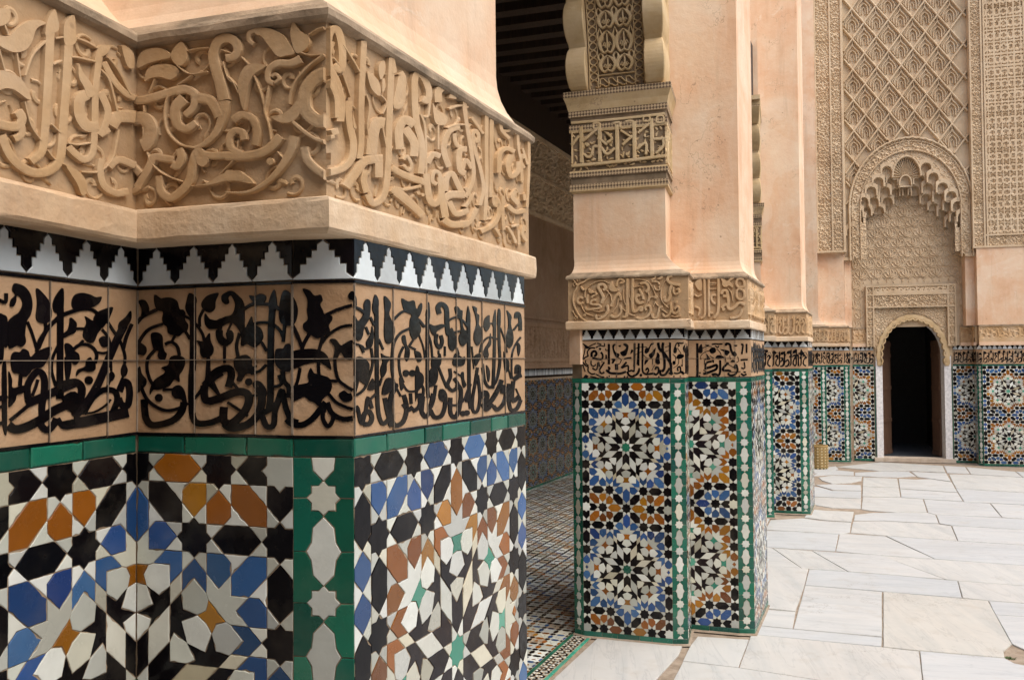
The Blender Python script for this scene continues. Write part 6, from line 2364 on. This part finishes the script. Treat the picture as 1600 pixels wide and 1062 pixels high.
BLACK2 = """@900 505 10.62
s36 80,310 80,600 80,930
s16 110,340 150,360 200,390 260,360 330,330
s16 150,400 140,480 110,590
s18 200,410 290,400
p 120,345 170,360 200,410 170,420
s20 200,540 190,470 240,410 320,410
s20 110,600 160,560 210,540
s20 110,640 160,700 200,720 200,790 260,840 320,830
s16 160,610 160,660 210,700
s16 110,680 150,800
p 120,900 160,850 210,880 170,910
s16 230,880 300,890 380,920
s18 330,840 400,880 470,890
s18 330,400 400,370 470,380 470,330
s18 350,330 420,350
s36 260,560 260,490 310,460 340,510 300,550
s30 270,570 350,590 430,590 440,520 410,480
p 370,410 420,410 400,450
s20 250,620 250,680 290,710 330,680
s20 270,740 330,770 350,740 360,650
s26 470,640 420,720 390,780 420,830 470,810
s30 370,640 390,720
c 430,635 12
s34 545,340 545,500 545,680
s16 490,420 500,450 560,440
s24 500,520 500,590
p 600,380 630,340 660,350 630,400 660,480 720,510 700,570 660,560 620,480
p 780,350 820,330 870,370 860,450 830,530 770,540 730,480 790,450 830,400
p 700,370 750,360 730,395
s30 590,600 640,600 600,660
s12 700,570 750,600 720,670 640,680
s50 670,680 675,770
s34 500,770 560,820 640,830 740,830 830,800
s22 550,790 540,720 570,760
s30 750,740 840,640
s26 760,740 860,700 870,790 920,780 960,790 970,700
s30 850,800 880,860 940,880 1010,840 1050,760
s24 800,590 860,575 920,570
p 900,510 920,430 950,460
s30 970,330 970,600 965,720
s30 1040,330 1035,700
s12 990,420 1030,400
c 515,890 12
c 550,875 13
c 672,880 13
c 805,885 15
c 850,885 15
@990 505 10.62
s26 20,330 15,560
s32 85,330 75,560 65,680
s28 148,330 148,600 150,790 200,840 260,840
s10 40,420 130,390 220,390
s10 30,520 150,460
s10 160,520 230,580 310,590 310,680
p 180,480 200,410 250,400 280,340 330,325 330,350 290,370 250,470 210,500
p 250,520 300,480 330,440 370,405 350,500 320,560 280,580
p 360,600 380,540 390,480 430,520 430,600 440,660 400,680 360,650
p 180,690 190,610 250,605 220,650
s40 405,320 430,420 500,490 570,590 620,680 620,780 640,850
s38 490,320 480,420 510,600 510,740 470,800
s34 605,320 605,500 610,680
s10 520,470 600,440
s10 520,400 600,370
s30 0,870 60,840 90,790 90,740
s24 200,780 230,740 250,790 220,820
s30 260,840 330,830 370,850 410,810 410,740 370,730 360,770
s34 440,770 450,850 520,850 560,800 600,740
s26 580,820 640,850
s10 430,480 480,420
s10 350,690 300,780
p 660,480 680,380 720,420 710,490
s20 690,390 720,330 800,330 830,320
s16 740,340 760,370 740,380
s10 730,410 790,500
p 710,570 750,510 830,520 830,560 760,590
s10 650,510 700,560 690,650
p 645,640 680,620 700,670 660,690
s10 750,590 740,680 660,740
s10 810,590 810,690
c 805,700 16
s24 670,820 730,830 780,800 770,720 730,740 740,790
s36 790,800 840,840
p 820,400 850,360 860,480 830,460
c 120,860 24
c 237,885 14
c 418,885 13
c 670,880 14
c 775,880 12
@1080 505 10.617
s36 100,330 102,560 105,800 98,880
p 120,480 130,390 170,340 190,420 180,490
p 230,360 300,355 270,385
s10 190,410 270,380 340,390
p 300,440 340,400 400,410 410,470 360,500 320,490
s22 340,350 400,340 460,345 520,340
s18 400,370 440,400 460,370
s10 160,600 160,540 220,480 310,450
s10 420,420 480,480 500,540
p 210,600 260,570 250,500 300,560 310,600
p 400,580 430,530 500,530 550,570 480,590
s12 220,610 220,680
s10 310,540 380,580
p 340,610 380,610 370,660
s30 230,720 260,650 340,630
s36 220,750 330,720 420,690 420,750 350,790 200,840
s28 350,840 380,870
s34 480,610 480,800 450,860 400,840 340,850
s12 200,770 260,810
p 480,430 580,440 640,470 600,530 560,520 540,470
s34 580,370 580,340 640,350 660,440 690,500
p 670,510 720,460 760,520 720,550
s10 640,530 650,600
p 700,360 770,360 740,385
s10 560,550 580,660
s10 770,550 790,620 750,650
s34 620,650 530,740 540,780 620,780 660,800
s32 610,820 640,860 720,850 770,780 750,690 720,720 740,750
p 650,640 690,600 730,640
s10 600,670 720,740
s10 660,810 820,800
s26 830,350 860,360 840,510
s26 920,340 920,490
s24 820,610 880,600 940,600
s20 880,640 890,740 830,740
s24 830,830 870,860 920,840
s20 870,800 910,810
c 145,820 14
c 138,872 14
c 312,875 13
c 397,880 13
c 800,875 12"""

class Wrap:
    """a run of faces seen side by side; a point of the drawing lands on whichever face the line of sight meets"""
    def __init__(s, faces, dref=0.0): s.faces = faces; s.dref = dref
    def at(s, px, py):
        best = None
        for F in s.faces:
            r = CAMR @ Vector(((px - 800) / FPX, -(py - 531) / FPX, -1))
            den = r.x * F.n.x + r.y * F.n.y
            if den > -1e-4: continue
            u, h = F.uv(px, py, s.dref)
            miss = max(0, -u, u - F.L)
            if best is None or miss < best[0] - 1e-6: best = (miss, F, u, h)
        return best[1], max(0.0, min(best[1].L, best[2])), best[3]

def spline(P, closed=False, k=5):
    n = len(P); out = []
    rng = range(n) if closed else range(n - 1)
    for i in rng:
        if closed: a, b, c, d = P[i - 1], P[i], P[(i + 1) % n], P[(i + 2) % n]
        else: a, b, c, d = P[max(i - 1, 0)], P[i], P[i + 1], P[min(i + 2, n - 1)]
        for j in range(k):
            t = j / k
            out.append(tuple(0.5 * (2 * b[q] + (c[q] - a[q]) * t + (2 * a[q] - 5 * b[q] + 4 * c[q] - d[q]) * t * t + (3 * b[q] - a[q] - 3 * c[q] + d[q]) * t ** 3) for q in range(len(b))))
    if not closed: out.append(P[-1])
    return out

def draw(text, wraps, mb, th, mat, bevpx, k=5, lim=None, fat=1.0):
    x0 = y0 = 0; sc = 1; wrap = wraps
    for line in text.split('\n'):
        if line[0] == '@':
            x0, y0, sc = [float(v) for v in line[1:].split()]
            if isinstance(wraps, dict): wrap = wraps[int(x0)]
            continue
        head, *rest = line.split()
        pts = [tuple(float(v) for v in r.split(',')) for r in rest if ',' in r]
        j0 = random.uniform(0, .12) * th
        def put(px, py, d):
            if lim: py = max(lim[0](px), min(lim[1](px), py))
            F, u, h = wrap.at(px, py)
            return F.w(u, h, d)
        if head[0] == 's':
            w = head[1:].split('-'); w0 = float(w[0]) * fat; w1 = float(w[-1]) * fat
            n = len(pts)
            P = spline([(x, y, w0 + (w1 - w0) * i / max(1, n - 1)) for i, (x, y) in enumerate(pts)], False, k)
            vs = []; m = len(P)
            for i in range(m):
                a, b = P[max(i - 1, 0)], P[min(i + 1, m - 1)]
                dx, dy = b[0] - a[0], b[1] - a[1]; l = math.hypot(dx, dy) or 1
                nx, ny = -dy / l, dx / l
                hw = P[i][2] / 2; bt = min(bevpx * sc, hw * .5); ht = hw - bt
                for o_, d in ((hw, -.02), (ht, th + j0 - .06 * th), (ht * .6, th + j0), (-ht * .6, th + j0), (-ht, th + j0 - .06 * th), (-hw, -.02)):
                    vs.append(put(x0 + (P[i][0] + nx * o_) / sc, y0 + (P[i][1] + ny * o_) / sc, d))
            fs = []
            for i in range(m - 1):
                for q in range(5): fs.append((i * 6 + q, i * 6 + q + 1, i * 6 + 7 + q, i * 6 + 6 + q))
            o = (m - 1) * 6
            fs += [(0, 1, 2, 3, 4, 5), (o + 5, o + 4, o + 3, o + 2, o + 1, o)]
            mb.add(vs, fs, mat)
        else:
            if head[0] == 'c':
                r = float(rest[1]); cx, cy = pts[0]
                q = [(cx + r * math.cos(a * math.pi / 7), cy + r * 1.05 * math.sin(a * math.pi / 7)) for a in range(14)]
            else:
                q = spline(pts, True, 4)
            if area2(q) < 0: q = q[::-1]
            t = inset(q, min(bevpx * sc, 6)); t2 = t
            n = len(q)
            vs = [put(x0 + x / sc, y0 + y / sc, -.02) for x, y in q] + [put(x0 + x / sc, y0 + y / sc, th + j0) for x, y in t]
            fs = [(i, (i + 1) % n, n + (i + 1) % n, n + i) for i in range(n)]
            fs += [tuple(n + i for i in f) for f in tessellate_polygon([[Vector((x, y, 0)) for x, y in t]])]
            mb.add(vs, fs, mat)

def free_letters(F, u0, u1, h0, h1, mb, th, mat, seed, black):
    """lettering of the same hand where the photograph shows it too slanted or small to read"""
    rs = random.Random(seed); H = h1 - h0
    x = u0 + .35
    w = .34 if black else .46
    k = 0
    def st(pts, ww): ribbon(mb, F, [(max(u0, min(u1, a)), h0 + b * H, c * ww) for a, b, c in pts], -.02, th + .02, mat, step=.3, bev=.06)
    while x < u1 - .3:
        top = rs.uniform(.82, .95)
        kind = rs.choice((0, 1, 2, 3))
        st([(x + .1, top, .5), (x, top - .12, 1.2), (x, .5, 1), (x - .05, .2, 1), (x - .4, .1, .6)], w)
        if kind == 0: st([(x + .2, .3, 1), (x + .7, .42, 1.1), (x + 1.0, .28, 1.1), (x + .7, .12, 1.3), (x + .1, .09, 1)], w)
        if kind == 1: st([(x + .35, .55, .8), (x + .8, .66, 1.1), (x + .95, .5, 1), (x + .6, .4, .9), (x + .5, .2, 1.1), (x + 1.1, .1, 1.2)], w)
        if kind == 2: st([(x + .1, .12, 1), (x + .5, .07, 1.2), (x + 1.0, .16, 1), (x + 1.1, .38, .8)], w)
        if kind == 3: st([(x + .3, .22, 1), (x + .8, .34, 1.5), (x + 1.2, .24, 1.1), (x + .9, .1, 1.2)], w)
        # leaves and vines above
        c = x + rs.uniform(.4, .8)
        st([(x - .2, .45, .4), (x + .4, .72, .4), (x + 1.1, .78, .4), (x + 1.5, .6, .4)], w)
        leaf(mb, F, c, h0 + rs.uniform(.6, .8) * H, rs.uniform(.3, 2.6), rs.uniform(.8, 1.1), .75 if black else .6, -.02, th, mat, rs.choice((-.5, .5)))
        leaf(mb, F, c + .4, h0 + rs.uniform(.35, .6) * H, rs.uniform(-1, 3), rs.uniform(.5, .8), .55, -.02, th, mat, rs.choice((-.6, .6)))
        if rs.random() < .6: st([(c + .2, .5, 1.1), (c + .32, .5, 1.1)], w * .8)
        x += rs.uniform(1.15, 1.7)

KUFIC2 = """@780 0 3.318
s20 372,680 372,850
s20 425,660 428,845
s14 365,770 415,705
s16 362,862 620,838 880,806
s14 362,640 620,618 885,588
s20 520,640 522,838
s14 430,735 510,668
s10 488,642 518,640 518,664 490,666 488,642
s14 510,715 560,750
s20 610,648 613,832
s12 592,640 625,636 625,660
s14 530,765 560,800 600,768
s20 700,630 702,822
s12 630,676 690,716
s14 640,752 692,704
s12 655,632 690,628 690,655
s20 790,615 793,812
s12 720,690 780,640
s14 712,775 760,742 760,802
s10 748,630 778,628 778,606 750,608 748,630
s20 872,596 875,804
s10 815,636 850,634 850,604 820,606 815,636
s14 800,722 862,718
s14 812,796 850,760 850,722
s14 480,805 490,762 512,760
c 457,750 10
c 665,800 9
s14 440,800 462,815 480,805
s14 560,690 585,720 560,740"""
# nearest pier: every stroke from the photograph
p = pier1
FD1 = [p.plan.face(i, -.24) for i in (2, 3, 4)]
mb = MB(); r_, s_, c_ = [Wrap([f], .25) for f in FD1]
draw(CARVED1, {0: r_, 195: s_, 350: s_, 505: c_, 620: c_, 725: c_}, mb, .17, TAN, .75, fat=1.06); mb.build('carved_inscription', p.T)
mb = MB(); r_, s_, c_ = Wrap([p.ret], .04), Wrap([p.side, p.chF], .04), Wrap([p.court], .04)
draw(BLACK1, {0: r_, 100: r_, 205: s_, 325: s_, 440: s_, 545: c_, 650: c_, 730: c_}, mb, .018, BLACK, .25, fat=1.04); mb.build('black_inscription', p.T)
mb = MB(); free_letters(p.plan.face(1, -.24), .5, 12.5, FR_FLD + .2, FR_TOP - .2, mb, .26, TAN, 3, False); mb.build('carved_inscription', p.T)
mb = MB(); free_letters(p.fr, .3, p.fr.L - .2, -2.35, 2.5, mb, .05, BLACK, 4, True); mb.build('black_inscription', p.T); mb = MB(); free_letters(p.chC, .1, 1.9, -2.35, 2.5, mb, .05, BLACK, 5, True); mb.build('black_inscription', p.T)
# middle pier
p = pier2
mb = MB(); draw(KUFIC2, Wrap([p.cappl.face(1, [-1.3, -1.3, -1.3, 0])], .2), mb, .34, KUFIC, .25, 4); mb.build('kufic_inscription', p.T)
mb = MB(); r_, s_ = Wrap([p.plan.face(1, -.24)], .2), Wrap([p.plan.face(3, -.24)], .2)
draw(CARVED2, {885: r_, 975: r_, 1075: s_}, mb, .25, TAN, .3, 4, fat=1.15); mb.build('carved_inscription', p.T)
mb = MB()
free_letters(p.plan.face(2, -.24), .3, p.plan.face(2, -.24).L - .2, FR_FLD + .2, FR_TOP - .2, mb, .26, TAN, 8, False); mb.build('carved_inscription', p.T); mb = MB()
free_letters(p.plan.face(4, -.24), .3, p.plan.face(4, -.24).L - .3, FR_FLD + .2, FR_TOP - .2, mb, .26, TAN, 9, False); mb.build('carved_inscription', p.T)
mb = MB(); draw(BLACK2, {900: Wrap([p.fr], .04), 990: Wrap([p.fr, p.chC], .04), 1080: Wrap([p.side, p.chF], .04)}, mb, .02, BLACK, .1, 4, fat=1.15); mb.build('black_inscription', p.T)
for i, F in enumerate((p.ret, p.court)):
    mb = MB(); free_letters(F, .15, F.L - .15, -2.35, 2.5, mb, .05, BLACK, 20 + i, True); mb.build('black_inscription', p.T)
for q, p in enumerate((pier3, pier4)):
    for i in (1, 2, 3, 4):
        mb = MB(); F = p.plan.face(i, -.24); free_letters(F, .3, F.L - .3, FR_FLD + .2, FR_TOP - .2, mb, .26, TAN, 30 + 7 * q + i, False); mb.build('carved_inscription', p.T)
    for i, F in enumerate((p.fr, p.chC, p.ret, p.side, p.chF, p.court)):
        m2 = MB(); free_letters(F, .15, F.L - .15, -2.35, 2.5, m2, .05, BLACK, 50 + 7 * q + i, True); m2.build('black_inscription', p.T)
for i, F in enumerate((panC, panD, panR, panCh, panE)):
    mb = MB(); free_letters(F, .15, F.L - .15, -2.35, 2.5, mb, .05, BLACK, 80 + i, True); mb.build('black_inscription', pw)

# pale mortar joints of the lettered plates, flush with the glaze
for p, fcs in ((pier1, (pier1.ret, pier1.side, pier1.chF, pier1.court)), (pier2, (pier2.fr, pier2.side))):
    for F in fcs:
        mb = MB()
        xs = []; x = 2.45
        while x < F.L - .4: xs.append(x); x += 2.45
        jw = .011
        for x in xs + ([.02] if F is not p.side else [.02, F.L - .02]): band(mb, F, x - jw, x + jw, -2.43, 2.6, -.02, .045, MORTAR)
        mid = (-2.53 + 2.70) / 2 + .02
        band(mb, F, 0, F.L, mid - jw, mid + jw, -.02, .043, MORTAR)
        mb.build('mortar_joint', p.T, kind='stuff')

# low scrollwork behind the carved letters of the nearest pier
rs = random.Random(12)
for F in FD1:
    mb = MB(); x = .5; row = 0
    while x < F.L - .4:
        for j in range(5):
            y = FR_FLD + .55 + j * 1.08 + rs.uniform(-.2, .2); xx = x + rs.uniform(-.25, .25) + .45 * (j % 2)
            if not .4 < xx < F.L - .4 or rs.random() < .25: continue
            a0 = rs.uniform(0, 6.28); sg = rs.choice((1, -1)); r0_ = rs.uniform(.34, .5)
            pts = [(xx + r0_ * (1 - .75 * t / 9) * math.cos(a0 + sg * t * .62), y + r0_ * (1 - .75 * t / 9) * math.sin(a0 + sg * t * .62), .13 + .012 * t) for t in range(10)]
            pts = [(max(.05, min(F.L - .05, p[0])), max(FR_FLD + .1, min(FR_TOP - .1, p[1])), p[2]) for p in pts]
            ribbon(mb, F, pts, -.01, .075, TAN, step=.25, bev=.03)
            if rs.random() < .6: leaf(mb, F, pts[0][0], min(FR_TOP - .5, max(FR_FLD + .5, pts[0][1])), a0 + sg * 1.6 + math.pi, .4, .22, -.01, .08, TAN, .5)
        x += 1.0
    mb.build('background_scrolls', pier1.T, kind='stuff')
